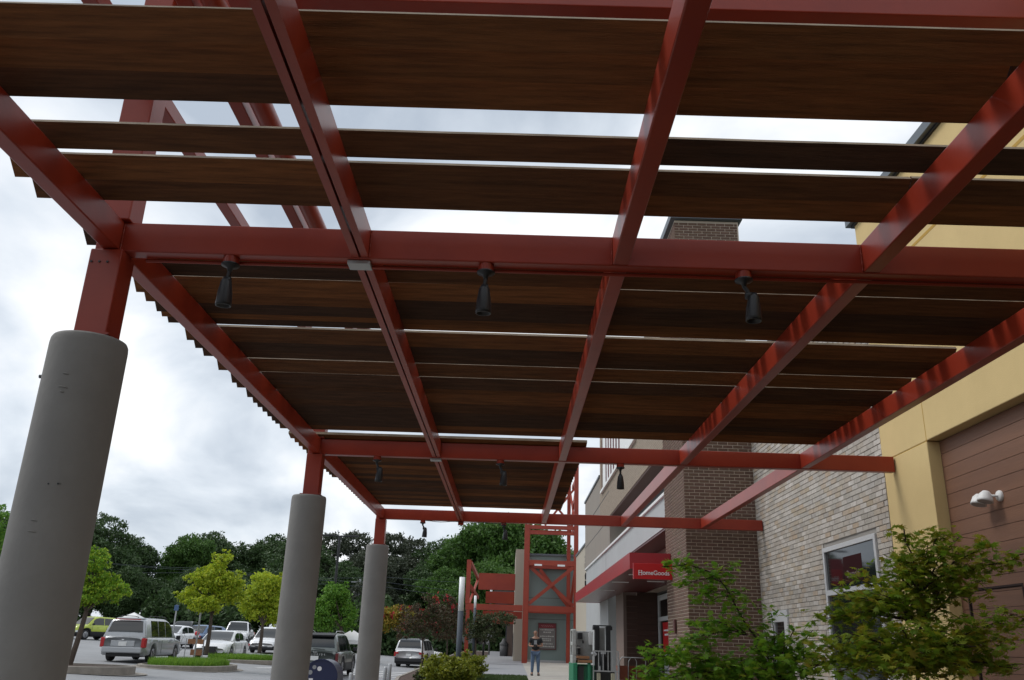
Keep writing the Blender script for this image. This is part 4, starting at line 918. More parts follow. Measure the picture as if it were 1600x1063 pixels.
# cart corral
c0 = sight(303, 1016, 43); cc = thing('cart_corral', 'metal cart corral with two orange brown boards beside the white sedan', 'cart corral', (c0.x, 43, zlot(c0.x)))
for x in (-.42, .42): part('post', MB().tube([(x, 0, 0), (x, 0, 1.05)], .025, 6), M['galv'], cc)
part('side_rail', MB().tube([(-.55, 0, 1.2), (-.8, -.6, .3), (-.85, -.6, .1)], .025, 6).tube([(-.85, -.6, .12), (.9, -.3, .2)], .02, 6), M['galv'], cc)
part('board', MB().box(-.34, .40, -.03, .03, .80, 1.02), M['wood'], cc); part('board', MB().box(-.15, .40, -.03, .03, .3, .56), M['wood'], cc)
bal = link('red_ball', MB().lathe([(0, -.12), (.06, -.104), (.104, -.06), (.12, 0), (.104, .06), (.06, .104), (0, .12)], n=18).mesh('red_ball', M['signred'])); pb_ = sight(308, 990, 45); bal.location = pb_; tag(bal, 'round red ball-like object above the orange boards', 'red ball')
part('stand', MB().tube([(0, 0, zlot(pb_.x)-pb_.z), (0, 0, -.19)], .03, 6), M['navy'], bal)
# tents
for px, py, Y, w, lab in ((210, 957, 75, 2.3, 'white peaked canopy tent behind the silver minivan'), (551, 984, 62, 1.1, 'white peaked canopy tent behind the grey green SUV')):
    p = sight(px, py, Y); z0 = zlot(p.x); t = thing('canopy_tent', lab, 'tent', (p.x, Y, z0), group='white tents'); h = p.z-z0
    q = MB().add([(-w, -w, h-w*.62), (w, -w, h-w*.62), (w, w, h-w*.62), (-w, w, h-w*.62), (0, 0, h)], [(0, 1, 4), (1, 2, 4), (2, 3, 4), (3, 0, 4)]); part('roof', q, M['white'], t)
    q = MB().box(-w, w, -w, -w+.02, h-w*.62-.25, h-w*.62-.002).box(-w, w, w-.02, w, h-w*.62-.25, h-w*.62-.002); part('valance', q, M['white'], t)
    for sx_ in (-1, 1):
        for sy_ in (-1, 1): part('leg', MB().tube([(sx_*w*.95, sy_*w*.95, 0), (sx_*w*.95, sy_*w*.95, h-w*.62)], .03, 6), M['galv'], t)
# utility pole and wires
up_ = sight(563, 905, 92); t = thing('utility_pole', 'grey utility pole with transformer cans and overhead wires', 'utility pole', (up_.x, 92, -.2))
hp = up_.z+.2; part('pole', MB().tube([(0, 0, 0), (0, 0, hp)], [.17, .12], 10), M['galv'], t)
for s_ in (-1, 1): part('transformer', MB().lathe([(0, 0), (.24, 0), (.24, .9), (.1, 1.0), (0, 1.0)], (s_*.38, 0, hp-2.1), 12), M['galv'], t)
part('crossarm', MB().box(-.9, .9, -.05, .05, hp-.35, hp-.25), M['galv'], t)
for k, (pa, pb) in enumerate((((500, 902), (700, 918)), ((500, 908), (700, 927)), ((500, 899), (700, 905)))):
    a, b = sight(*pa, 90), sight(*pb, 90); w = MB(); pts = []
    A_ = a+(a-b)*2.2; B_ = b+(b-a)*.9
    for i in range(25):
        f = i/24; p = A_.lerp(B_, f); p.z -= 1.2*math.sin(math.pi*((f*3) % 1))*.25; pts.append(p-Vector((up_.x, 92, -.2)))
    w.tube(pts, .014, 4); part('wire', w, M['polegrey'], t)
a = sight(531, 838, 60); t = thing('area_light', 'dark double-armed car park light against the trees', 'street light', (a.x, 60, zlot(a.x)))
h = a.z-zlot(a.x); part('pole', MB().tube([(0, 0, 0), (0, 0, h)], .09, 8), M['black'], t)
part('arm', MB().tube([(-1.0, 0, h+.08), (0, 0, h), (1.0, 0, h+.02)], .05, 6), M['black'], t)
for s_ in (-1, 1): part('lamp_head', MB().box(s_*1.0-.3, s_*1.0+.3, -.15, .15, h-.02, h+.08), M['black'], t, bv=.02)

# ================================================================== FORKLIFT
fp = sight(935, 1063, 24); fl = thing('forklift', 'green and white stand-up lift truck with black mast beside the store entrance', 'forklift', (sight(930, 1040, 24).x, 24, zwalk(24)))
ox = fl.location.x
def FX(px): return sight(px, 1010, 24).x-ox
def FZ(py, px=930): return sight(px, py, 24).z-zwalk(24)
part('base', MB().box(FX(897), FX(930), .1, 1.5, .12, FZ(1040)), M['flgreen'], fl, bv=.03)
part('side_panel', MB().box(FX(895), FX(902), -.1, 1.5, .1, FZ(1037)), M['flgreen'], fl, bv=.02)
part('chassis_gap', MB().box(FX(903), FX(912), -.02, .1, .3, FZ(1042)), M['blackpl'], fl)
part('corner_guard', MB().box(FX(918), FX(923), -.05, .1, .1, FZ(1036)), M['flgreen'], fl, bv=.02)
part('cab_back', MB().box(FX(902), FX(931), .9, 1.0, FZ(1038), FZ(986)), M['flwhite'], fl, bv=.02)
part('cab_side', MB().box(FX(894.5), FX(900.5), .0, .9, FZ(1038), FZ(1025)).box(FX(894.5), FX(900.5), .0, .12, FZ(1025), FZ(985)).box(FX(894.5), FX(900.5), .8, .9, FZ(1025), FZ(985)).box(FX(894.5), FX(900.5), .121, .799, FZ(1010), FZ(1004)).box(FX(894.5), FX(900.5), .121, .799, FZ(987), FZ(984)), M['flwhite'], fl, bv=.015)
part('window_bars', MB().box(FX(924), FX(930), .78, .84, FZ(1008), FZ(988)), M['white'], fl, bv=.01)
part('meter', MB().box(FX(906), FX(913.5), .7, .88, FZ(999), FZ(989)).box(FX(914), FX(916), .8, .88, FZ(1006), FZ(1001)), M['black'], fl, bv=.01)
part('control_box', MB().box(FX(904), FX(909), .4, .85, FZ(1024), FZ(1010)), M['black'], fl, bv=.01)
part('steering_knob', MB().lathe([(0, 0), (.06, 0), (.06, .04), (0, .04)], (FX(905), .35, FZ(1014)), 12), M['flwhite'], fl)
part('deck_board', MB().box(FX(904), FX(921), .0, .8, FZ(1030), FZ(1026)), M['wood'], fl); part('deck_board', MB().box(FX(903), FX(925), -.1, .85, FZ(1036), FZ(1032)), M['wood'], fl)
for a, b in ((931, 938), (949, 955.5)):
    part('mast_rail', MB().box(FX(a), FX(b), .2, .45, .2, FZ(979)).box(FX(a)+(-.05 if a < 940 else 0), FX(b)+(.05 if a > 940 else 0), .19, .46, FZ(984), FZ(978)), M['black'], fl, bv=.01)
part('mast_top', MB().box(FX(928), FX(957), .25, .35, FZ(978), FZ(977)+.01), M['black'], fl)
part('mast_glass', MB().box(FX(938.5), FX(948.5), .5, .51, .9, FZ(980)), M['flwhite'], fl)
part('carriage', MB().box(FX(930), FX(960), .0, .18, .05, FZ(1049)), M['black'], fl, bv=.01)
part('cylinder', MB().tube([(FX(943.5), .12, .2), (FX(943.5), .12, FZ(1022))], .09, 10), M['black'], fl)
part('hook', MB().tube([(FX(925), .1, FZ(1023)), (FX(929), .1, FZ(1021)), (FX(932), .1, FZ(1024))], .045, 8).box(FX(940), FX(947), .05, .2, FZ(1026), FZ(1018)), M['galv'], fl)
for a in (932, 954): part('fork', MB().box(FX(a), FX(a+4.6), -.25, .0, .05, FZ(1051.5)), mat('cream_fork_paint', (.45, .43, .32), .6) if a == 932 else bpy.data.materials['cream_fork_paint'], fl)
gd = MB()
for px in (925.5, 933.5, 940.5, 948, 955.5, 963): gd.bar((FX(px), -.3, FZ(1048)), (FX(px), -.3, FZ(1017.5)), .022)
gd.bar((FX(925), -.3, FZ(1017.3)), (FX(963.5), -.3, FZ(1017.3)), .03); gd.bar((FX(925), -.3, FZ(1048)), (FX(963.5), -.3, FZ(1048)), .03); gd.bar((FX(925.5), -.3, 0), (FX(925.5), -.3, FZ(1048)), .03); gd.bar((FX(964), -.3, 0), (FX(963.5), -.3, FZ(1017)), .04)
part('guard_rail', gd, M['galv'], fl)
for x in (FX(898), FX(921)): part('wheel', MB().lathe([(0, -.07), (.14, -.07), (.14, .07), (0, .07)], (x, .1, .14), 16, axis='x'), M['tyre'], fl)
# shopping carts by the entrance
for i, (px, lab) in enumerate(((978, 'brown red shopping cart with hooped handle by the store entrance, left one'), (992, 'brown red shopping cart with hooped handle by the store entrance, right one'))):
    p = sight(px, 1055, 26); t = thing('shopping_cart', lab, 'shopping cart', (p.x, 26, zwalk(26)), group='carts at the entrance')
    part('basket', MB().add([(-.22, -.35, .5), (.22, -.35, .5), (.18, .35, .55), (-.18, .35, .55), (-.28, -.42, .88), (.28, -.42, .88), (.24, .42, .86), (-.24, .42, .86)], [(0, 3, 2, 1), (0, 1, 5, 4), (1, 2, 6, 5), (2, 3, 7, 6), (3, 0, 4, 7)]), mat('red_brown_basket', (.25, .06, .03), .5) if i == 0 else bpy.data.materials['red_brown_basket'], t)
    part('frame', MB().tube([(-.24, -.3, .08), (-.24, -.35, .5), (-.24, -.5, 1.0), (-.18, -.52, 1.1), (.18, -.52, 1.1), (.24, -.5, 1.0), (.24, -.35, .5), (.24, -.3, .08)], .014, 6).tube([(-.24, -.3, .12), (-.2, .4, .12)], .012, 6).tube([(.24, -.3, .12), (.2, .4, .12)], .012, 6), M['galv'], t)
    for x, y in ((-.24, -.3), (.24, -.3), (-.2, .4), (.2, .4)): part('wheel', MB().lathe([(0, -.015), (.06, -.015), (.06, .015), (0, .015)], (x, y, .06), 10, axis='x'), M['tyre'], t)

# ================================================================== PERSON
pp = sight(836, 1056, 38); zp = sight(836, 1056.5, 38).z
per = thing('person', 'bald man in black t-shirt and blue jeans standing on the pavement holding a small device', 'person', (pp.x, 38, zwalk(38)))
def skin_obj(name, nodes, edges, m, root=0, sub=2, parent=per):
    me = bpy.data.meshes.new(name); me.from_pydata([n[0] for n in nodes], edges, []); o = link(name, me, parent); me.materials.append(m)
    md = o.modifiers.new('skin', 'SKIN'); lay = me.skin_vertices[0] if len(me.skin_vertices) else None
    for i, n in enumerate(nodes):
        r_ = n[1]; lay.data[i].radius = r_ if isinstance(r_, tuple) else (r_, r_); lay.data[i].use_root = (i == root)
    sb = o.modifiers.new('sub', 'SUBSURF'); sb.levels = sub; sb.render_levels = sub; md.use_smooth_shade = True
    return o
H = {'pel': ((0, 0, .95), (.15, .11)), 'wst': ((0, 0, 1.10), (.145, .11)), 'chs': ((0, -.01, 1.32), (.175, .12)), 'shl': ((0, 0, 1.45), (.12, .09)), 'nek': ((0, 0, 1.54), .06), 'jaw': ((-.015, -.03, 1.62), (.07, .08)), 'hed': ((-.015, -.01, 1.70), (.08, .095)), 'top': ((-.015, .0, 1.765), (.06, .075)),
     'sL': ((-.19, 0, 1.42), .065), 'eL': ((-.27, -.02, 1.16), .045), 'wL': ((-.13, -.25, 1.14), .03), 'hL': ((-.08, -.31, 1.15), (.035, .022)),
     'sR': ((.19, 0, 1.42), .065), 'eR': ((.29, -.03, 1.17), .045), 'wR': ((.12, -.25, 1.16), .03), 'hR': ((.06, -.31, 1.17), (.035, .022)),
     'tL': ((-.10, 0, .88), .095), 'kL': ((-.12, -.02, .50), .06), 'aL': ((-.13, .02, .10), .042), 'fL': ((-.16, -.13, .035), (.04, .03)),
     'tR': ((.10, 0, .88), .095), 'kR': ((.12, -.02, .50), .06), 'aR': ((.13, .02, .10), .042), 'fR': ((.15, -.14, .035), (.04, .03))}
keys = list(H); idx = {k: i for i, k in enumerate(keys)}
nodes = [H[k] for k in keys]
ed = [('pel', 'wst'), ('wst', 'chs'), ('chs', 'shl'), ('shl', 'nek'), ('nek', 'jaw'), ('jaw', 'hed'), ('hed', 'top'), ('shl', 'sL'), ('sL', 'eL'), ('eL', 'wL'), ('wL', 'hL'), ('shl', 'sR'), ('sR', 'eR'), ('eR', 'wR'), ('wR', 'hR'), ('pel', 'tL'), ('tL', 'kL'), ('kL', 'aL'), ('aL', 'fL'), ('pel', 'tR'), ('tR', 'kR'), ('kR', 'aR'), ('aR', 'fR')]
edges = [(idx[a], idx[b]) for a, b in ed]
for h_, s_ in (('hL', 1), ('hR', -1)):     # fingers and thumb
    hx = H[h_][0]
    for k in range(4):
        i0 = len(nodes); b = Vector((hx[0]+s_*.01, hx[1]-.03, hx[2]+.03-.019*k)); nodes += [(tuple(b), .010), (tuple(b+Vector((s_*.035, -.02+.003*k, 0))), .009), (tuple(b+Vector((s_*.055, .006, -.004))), .008)]
        edges += [(idx[h_], i0), (i0, i0+1), (i0+1, i0+2)]
    i0 = len(nodes); b = Vector((hx[0], hx[1]+.0, hx[2]+.035)); nodes += [(tuple(b), .012), (tuple(b+Vector((s_*.03, -.02, .012))), .010)]; edges += [(idx[h_], i0), (i0, i0+1)]
skin_obj('body', nodes, edges, M['skin'], 0, 1)
def grow(r_, g): return tuple(x*1.06+g for x in r_) if isinstance(r_, tuple) else r_+g
def sub_chain(name, ks, es, m, g, mods={}):
    ns = [(mods.get(k, H[k][0]), grow(H[k][1], g)) for k in ks]; return skin_obj(name, ns, [(ks.index(a), ks.index(b)) for a, b in es], m, 0, 2)
sub_chain('t_shirt', ['pel', 'wst', 'chs', 'shl', 'sL', 'eL', 'sR', 'eR'], [('pel', 'wst'), ('wst', 'chs'), ('chs', 'shl'), ('shl', 'sL'), ('sL', 'eL'), ('shl', 'sR'), ('sR', 'eR')], M['tshirt'], .018, {'eL': (-.245, -.01, 1.25), 'eR': (.26, -.015, 1.25), 'pel': (0, 0, .93)})
sub_chain('jeans', ['pel', 'tL', 'kL', 'aL', 'tR', 'kR', 'aR'], [('pel', 'tL'), ('tL', 'kL'), ('kL', 'aL'), ('pel', 'tR'), ('tR', 'kR'), ('kR', 'aR')], M['jeans'], .018, {'pel': (0, 0, .96)})
for s_ in (-1, 1): part('shoe', MB().prism([(-.17, 0), (.09, 0), (.09, .07), (-.02, .09), (-.14, .05), (-.17, .03)], 'x', s_*.14-.05, s_*.14+.05), M['shoe'], per, bv=.02)
part('shirt_print', MB().box(-.075, .045, -.150, -.143, 1.22, 1.38), M['postergrey'], per)
for s_ in (-1, 1): part('eye', MB().lathe([(0, 0), (.009, 0)], (-.015+s_*.03, -.105, 1.70), 8), M['black'], per); part('ear', MB().tube([(-.015+s_*.085, 0, 1.66), (-.015+s_*.095, .005, 1.70)], .014, 6), M['skin'], per)
part('nose', MB().tube([(-.02, -.10, 1.69), (-.022, -.122, 1.665)], [.01, .014], 6), M['skin'], per)
dv = link('handheld_device', MB().box(-.09, .07, -.05, .05, -.03, .04).mesh('handheld_device', M['black']), None, (per.location.x-.01, 38-.35, zwalk(38)+1.16)); bevel(dv, .01); tag(dv, 'small black device held at chest height by the man', 'device')

# ================================================================== VEGETATION
def leaf_cards(pts, size, rr_, cup=.25, updn=.6):
    """many small two-triangle leaf clumps"""
    n = len(pts); P_ = np.array(pts, dtype=np.float64).reshape(n, 3); g = np.random.default_rng(rr_.randint(0, 10**6))
    a = g.normal(size=(n, 3)); a /= np.linalg.norm(a, axis=1)[:, None]; b = g.normal(size=(n, 3)); b -= (a*b).sum(1)[:, None]*a; b /= np.linalg.norm(b, axis=1)[:, None]; c = np.cross(a, b)
    s = size*g.uniform(.55, 1.25, n)[:, None]
    v = np.stack([P_-a*s, P_-b*s*.55+c*s*.15, P_+a*s, P_+b*s*.55+c*s*.15], 1).reshape(-1, 3)
    return v, n
def cards_mesh(name, pts, size, m, rr_, m2=None, frac2=0):
    v, n = leaf_cards(pts, size, rr_); me = bpy.data.meshes.new(name); me.vertices.add(len(v)); me.vertices.foreach_set('co', v.ravel())
    me.loops.add(4*n); me.loops.foreach_set('vertex_index', np.arange(4*n)); me.polygons.add(n); me.polygons.foreach_set('loop_start', np.arange(n)*4); me.polygons.foreach_set('loop_total', np.full(n, 4)); me.materials.append(m); me.update(calc_edges=True)
    return me
def crown_pts(lobes, n, rr_, shell=.55, sat=7):
    """points spread through lobes (cx,cy,cz,rx,ry,rz), clumped in twigs"""
    ex = []
    for l in lobes:
        for _ in range(sat):
            d = Vector((rr_.gauss(0, 1), rr_.gauss(0, 1), rr_.gauss(.1, .8))).normalized(); q = rr_.uniform(.16, .44); ex.append((l[0]+d.x*l[3]*1.12, l[1]+d.y*l[4]*1.12, l[2]+d.z*l[5]*1.12, l[3]*q, l[4]*q, l[5]*q))
    lobes = list(lobes)+ex
    pts = []; vol = [l[3]*l[4]*l[5] for l in lobes]; tot = sum(vol)
    for l, v_ in zip(lobes, vol):
        k = max(10, int(n*v_/tot)); tw = max(4, k//30)
        for _ in range(tw):
            d = Vector((rr_.gauss(0, 1), rr_.gauss(0, 1), rr_.gauss(0, 1))).normalized(); r_ = rr_.uniform(shell, 1.05)
            c = Vector((l[0]+d.x*l[3]*r_, l[1]+d.y*l[4]*r_, l[2]+d.z*l[5]*r_)); sp = .16*(l[3]+l[5])/2
            for _ in range(k//tw+1): pts.append((c.x+rr_.gauss(0, sp), c.y+rr_.gauss(0, sp), c.z+rr_.gauss(0, sp*.6)))
    return pts
def limb_tree(t, lobes, base, trunk_r, rr_, m=None, lean=(0, 0), forks=None):
    mb = MB(); b = Vector(base); zc = min(l[2]-l[5]*.5 for l in lobes); fork = Vector((b.x+lean[0], b.y+lean[1], b.z+(zc-b.z)*.85))
    mb.tube([b, b.lerp(fork, .5)+Vector((.02, 0, 0)), fork], [trunk_r*1.2, trunk_r, trunk_r*.85], 8)
    part('trunk', mb, m or M['bark'], t)
    lb = MB()
    for l in lobes:
        for _ in range(2):
            e_ = Vector((l[0]+rr_.uniform(-.4, .4)*l[3], l[1]+rr_.uniform(-.4, .4)*l[4], l[2]+rr_.uniform(-.2, .7)*l[5])); mid = fork.lerp(e_, .5)+Vector((0, 0, .08*(e_-fork).length))
            lb.tube([fork, mid, e_], [trunk_r*.5, trunk_r*.28, trunk_r*.08], 5)
    part('limb', lb, m or M['bark'], t)
def tree_px(label, base_px, Y, boxes, trunk_r, leafsz, n, m, seed, name='small_tree', base_z=None, lean=(0, 0), bloom=None, cat='tree', group=None, shell=.5, dep=.9):
    """tree whose crown lobes were surveyed as (cx,cy,rx,ry) in the photo at depth Y"""
    rr_ = random.Random(seed); b = sight(base_px[0], base_px[1], Y); z0 = base_z if base_z is not None else b.z
    t = thing(name, label, cat, (b.x, Y, z0), group=group); lobes = []
    for (cx_, cy_, rx_, ry_) in boxes:
        c = sight(cx_, cy_, Y); k = Y/FPX*.98; lobes.append((c.x-b.x, rr_.uniform(-.5, .5)*rx_*k, c.z-z0, rx_*k*.78, rx_*k*dep*.78, ry_*k*.74))
    limb_tree(t, lobes, (0, 0, 0), trunk_r, rr_, lean=lean)
    link('crown', cards_mesh('crown', crown_pts(lobes, int(n*1.5), rr_, shell), leafsz*.62, m, rr_), t)
    if bloom:
        pts = []
        for l in lobes:
            for _ in range(bloom):
                d = Vector((rr_.gauss(0, 1), rr_.gauss(0, 1), abs(rr_.gauss(0, 1)))).normalized(); c = (l[0]+d.x*l[3], l[1]+d.y*l[4], l[2]+d.z*l[5])
                pts += [(c[0]+rr_.gauss(0, .07), c[1]+rr_.gauss(0, .07), c[2]+rr_.gauss(0, .12)) for _ in range(22)]
        link('blossom', cards_mesh('blossom', pts, leafsz*.8, M['bloom'], rr_), t)
    return t
tree_px('yellow green young tree with leaning trunk beside the nearest column', (106, 1046), 30.2, [(150, 880, 26, 24), (140, 900, 32, 24), (165, 922, 32, 24), (128, 930, 36, 24), (100, 920, 36, 34), (152, 864, 16, 12), (185, 925, 16, 15)], .09, .085, 9000, M['youngtree'], 11, lean=(.25, 0))
tree_px('bright green tree at the left edge of the view beside the nearest column', (-40, 1010), 34, [(-8, 815, 30, 34), (-20, 850, 36, 34), (-45, 830, 45, 60), (-30, 900, 45, 40)], .12, .11, 7000, M['greenleaf'], 12)
tree_px('yellow green tree standing on the grassy island in front of the white sedan', (322, 1022), 37.6, [(350, 875, 18, 17), (330, 905, 34, 28), (300, 930, 26, 18), (355, 925, 28, 26), (325, 945, 32, 16), (368, 905, 16, 20), (300, 905, 14, 10)], .08, .10, 10000, M['yellowgreen'], 13)
tree_px('yellow green tree behind the second column on the small far island', (405, 1020), 47, [(415, 915, 26, 26), (400, 945, 28, 28), (430, 925, 24, 30), (425, 960, 28, 22), (388, 940, 16, 20)], .09, .12, 9000, M['yellowgreen'], 14)
tree_px('rounded bright green tree between the second and third columns', (530, 1015), 60, [(522, 942, 28, 34), (505, 960, 24, 30), (540, 965, 20, 26), (525, 925, 20, 18)], .12, .15, 9000, M['greenleaf'], 15)
tree_px('small tree turning yellow and orange right of the third column', (622, 1022), 66, [(612, 965, 20, 22), (635, 965, 20, 20), (600, 975, 16, 18)], .09, .14, 4500, M['autumn'], 16, bloom=3)
tree_px('nearest crape myrtle, thin trunk and dark red green crown before the white SUV', (657, 1056), 34, [(655, 975, 30, 24), (685, 965, 28, 22), (640, 960, 22, 18), (668, 945, 24, 16), (700, 985, 20, 18), (630, 985, 20, 16)], .03, .065, 4200, M['myrtle'], 17, bloom=1, name='crape_myrtle')
tree_px('middle crape myrtle with brown stem just left of the tall light column', (697, 1037), 44, [(705, 960, 26, 24), (690, 985, 22, 20), (715, 985, 16, 22), (700, 940, 18, 12)], .035, .08, 3800, M['myrtle'], 18, bloom=1, name='crape_myrtle')
tree_px('farthest crape myrtle with forked trunk right of the tall light column', (742, 1026), 50, [(755, 975, 24, 22), (775, 970, 24, 18), (740, 985, 20, 22), (760, 990, 26, 16), (790, 965, 18, 12)], .05, .09, 4200, M['myrtleg'], 19, name='crape_myrtle')
# shrubs
def shrub(label, px, pt, pb, Y, wpx, n, m, leaf, seed, base=None):
    c = sight(px, (pt+pb)/2, Y); z0 = zwalk(Y); rr_ = random.Random(seed); k = Y/FPX; w = wpx/2*k; top = sight(px, pt, Y).z-z0
    t = thing('shrub', label, 'shrub', (c.x, Y, z0)); lobes = [(-w*.4, 0, top*.5, w*.62, w*.7, top*.5), (w*.4, 0, top*.5, w*.62, w*.7, top*.48), (0, -.1, top*.55, w*.7, w*.7, top*.45)]
    st_ = MB()
    for i in range(9): a = i*.7; st_.tube([(0, 0, 0), (math.cos(a)*w*.3, math.sin(a)*w*.3, top*.4), (math.cos(a)*w*.6, math.sin(a)*w*.6, top*.8)], [.015, .01, .004], 5)
    part('stems', st_, M['twig'], t); link('foliage', cards_mesh('foliage', crown_pts(lobes, n, rr_, .35), leaf, m, rr_), t)
shrub('large gold green clipped shrub at the foot of the tall light column', 703, 1028, 1075, 25.5, 84, 12000, M['shrub'], .045, 31)
shrub('smaller gold green shrub behind the large clipped shrub', 733, 1020, 1048, 33, 50, 5000, M['shrub'], .05, 32)
shrub('low dark green shrub at the left foot of the gold shrub', 665, 1046, 1075, 27, 30, 2500, M['myrtleg'], .04, 33)
# forest beyond the lot: four tree shapes, copied
def forest_variant(seed, H_, W_, m, leaf, n):
    rr_ = random.Random(seed); lobes = []
    for i in range(11):
        a = rr_.uniform(0, 6.28); r_ = rr_.uniform(.1, .62)*W_/2; z = H_*rr_.uniform(.38, .86); s = W_*rr_.uniform(.17, .27); lobes.append((math.cos(a)*r_, math.sin(a)*r_, z, s, s, s*rr_.uniform(.65, .9)))
    lobes.append((0, 0, H_*.88, W_*.2, W_*.2, H_*.11))
    cm = cards_mesh('crown', crown_pts(lobes, n, rr_, .6, 0), leaf, m, rr_)
    tb = MB(); tb.tube([(0, 0, -1), (.1, 0, H_*.3), (0, .1, H_*.7)], [.35, .28, .1], 7)
    for l in lobes[:8]: tb.tube([(0, 0, H_*.35), ((l[0])*.5, l[1]*.5, (H_*.35+l[2])*.55), (l[0], l[1], l[2])], [.16, .1, .03], 5)
    return cm, tb.mesh('trunk', M['bark'])
FV = [forest_variant(41, 17, 13, M['forest'], .22, 36000), forest_variant(42, 17, 11, M['forest2'], .22, 36000), forest_variant(43, 17, 12, M['forest3'], .23, 34000), forest_variant(44, 17, 12, M['forest'], .23, 34000)]
FL = ['dark green broadleaf tree in the woodland beyond the car park', 'olive grey broadleaf tree in the woodland beyond the car park', 'fresher green tree in the woodland beyond the walkway', 'dark green spreading tree in the woodland beyond the car park']
def ftree(px, top, Y, v, wsc=1.):
    p = sight(px, top, Y); z0 = min(1.0, max(-.2, zlot(p.x)))-.3; h = p.z-z0
    t = thing('woodland_tree', FL[v], 'tree', (p.x, Y, z0), rnd.uniform(0, 6.28), 'trees of the woodland'); s = h/17.6; t.scale = (s*wsc, s*wsc, s)
    link('crown', FV[v][0], t); link('trunk', FV[v][1], t)
for a in [(-40, 760, 95, 0), (40, 790, 100, 3), (120, 800, 100, 3), (170, 796, 96, 0), (215, 835, 104, 3, 1.0), (150, 850, 88, 0), (262, 895, 120, 0, 1.2), (300, 828, 104, 2, .8), (335, 826, 108, 3), (385, 842, 110, 0), (430, 830, 112, 3), (470, 828, 106, 0), (520, 824, 110, 1), (560, 822, 112, 1), (612, 824, 108, 1), (650, 832, 116, 1), (690, 836, 112, 0), (720, 836, 106, 2), (752, 818, 100, 2), (785, 796, 96, 2), (820, 806, 98, 2), (850, 838, 98, 2), (872, 858, 104, 2), (700, 880, 92, 2), (660, 880, 96, 3), (600, 870, 94, 1), (540, 870, 98, 0), (480, 880, 94, 3), (430, 885, 92, 0), (370, 888, 96, 3), (310, 880, 92, 0), (250, 900, 92, 3), (205, 880, 90, 0), (760, 870, 88, 2), (20, 850, 84, 3), (90, 870, 86, 0), (905, 900, 110, 2), (930, 880, 120, 0)]:
    ftree(a[0], a[1], a[2]+rnd.uniform(-2, 2), a[3], a[4] if len(a) > 4 else 1)
for i, (x, y, v, w) in enumerate(((-26, -30, 0, 1.1), (-13, -27, 3, 1.2), (0, -29, 0, 1.3), (12, -27, 3, 1.1), (-38, -24, 2, 1.2))):  # unseen trees, added behind the camera to block low sky light
    t = thing('woodland_tree', 'broadleaf tree standing behind the viewpoint', 'tree', (x, y, -.3), i*1.3, 'trees behind the viewpoint'); t.scale = (w*.8, w*.8, w*.62)
    link('crown', FV[v][0], t); link('trunk', FV[v][1], t)
rr_ = random.Random(50); pts = []
for _ in range(110000):
    x = rr_.uniform(-110, 6); y = 86+rr_.random()*6+max(0, -x-40)*.1; h = 3.2+1.8*math.sin(x*.35)+1.2*math.sin(x*.9+1); pts.append((x, y, rr_.uniform(-.3, max(1.2, h))))
o = link('undergrowth', cards_mesh('undergrowth', pts, .26, M['forest'], rr_)); tag(o, 'dark undergrowth along the edge of the woodland', 'undergrowth', kind='stuff')

# Japanese maples close by
LEAFV = []; nl = 7
def leaf_outline(s=1.):
    pts = [(0, -.35)]
    ang = [-125, -75, -35, 0, 35, 75, 125]; ln_ = [.45, .75, .95, 1.05, .95, .75, .45]
    out_ = []
    for i, (a, l) in enumerate(zip(ang, ln_)):
        a = R(a); out_.append((math.sin(a)*l, math.cos(a)*l))
        if i < 6: m_ = R((ang[i]+ang[i+1])/2); out_.append((math.sin(m_)*.36, math.cos(m_)*.36))
    return [(x*s, y*s) for x, y in out_]
OUT = leaf_outline(); 
def leaf_geo(mat4, s, droop=.12):
    vs = [mat4 @ Vector((0, 0, 0))]+[mat4 @ Vector((x*s, y*s, -droop*s*(x*x+y*y))) for x, y in OUT]; n = len(OUT)
    return vs, [(0, i+1, i+2) for i in range(n-1)]+[(0, n, 1)]
lm = MB(); lm.add(*leaf_geo(Matrix.Identity(4), .040)); 
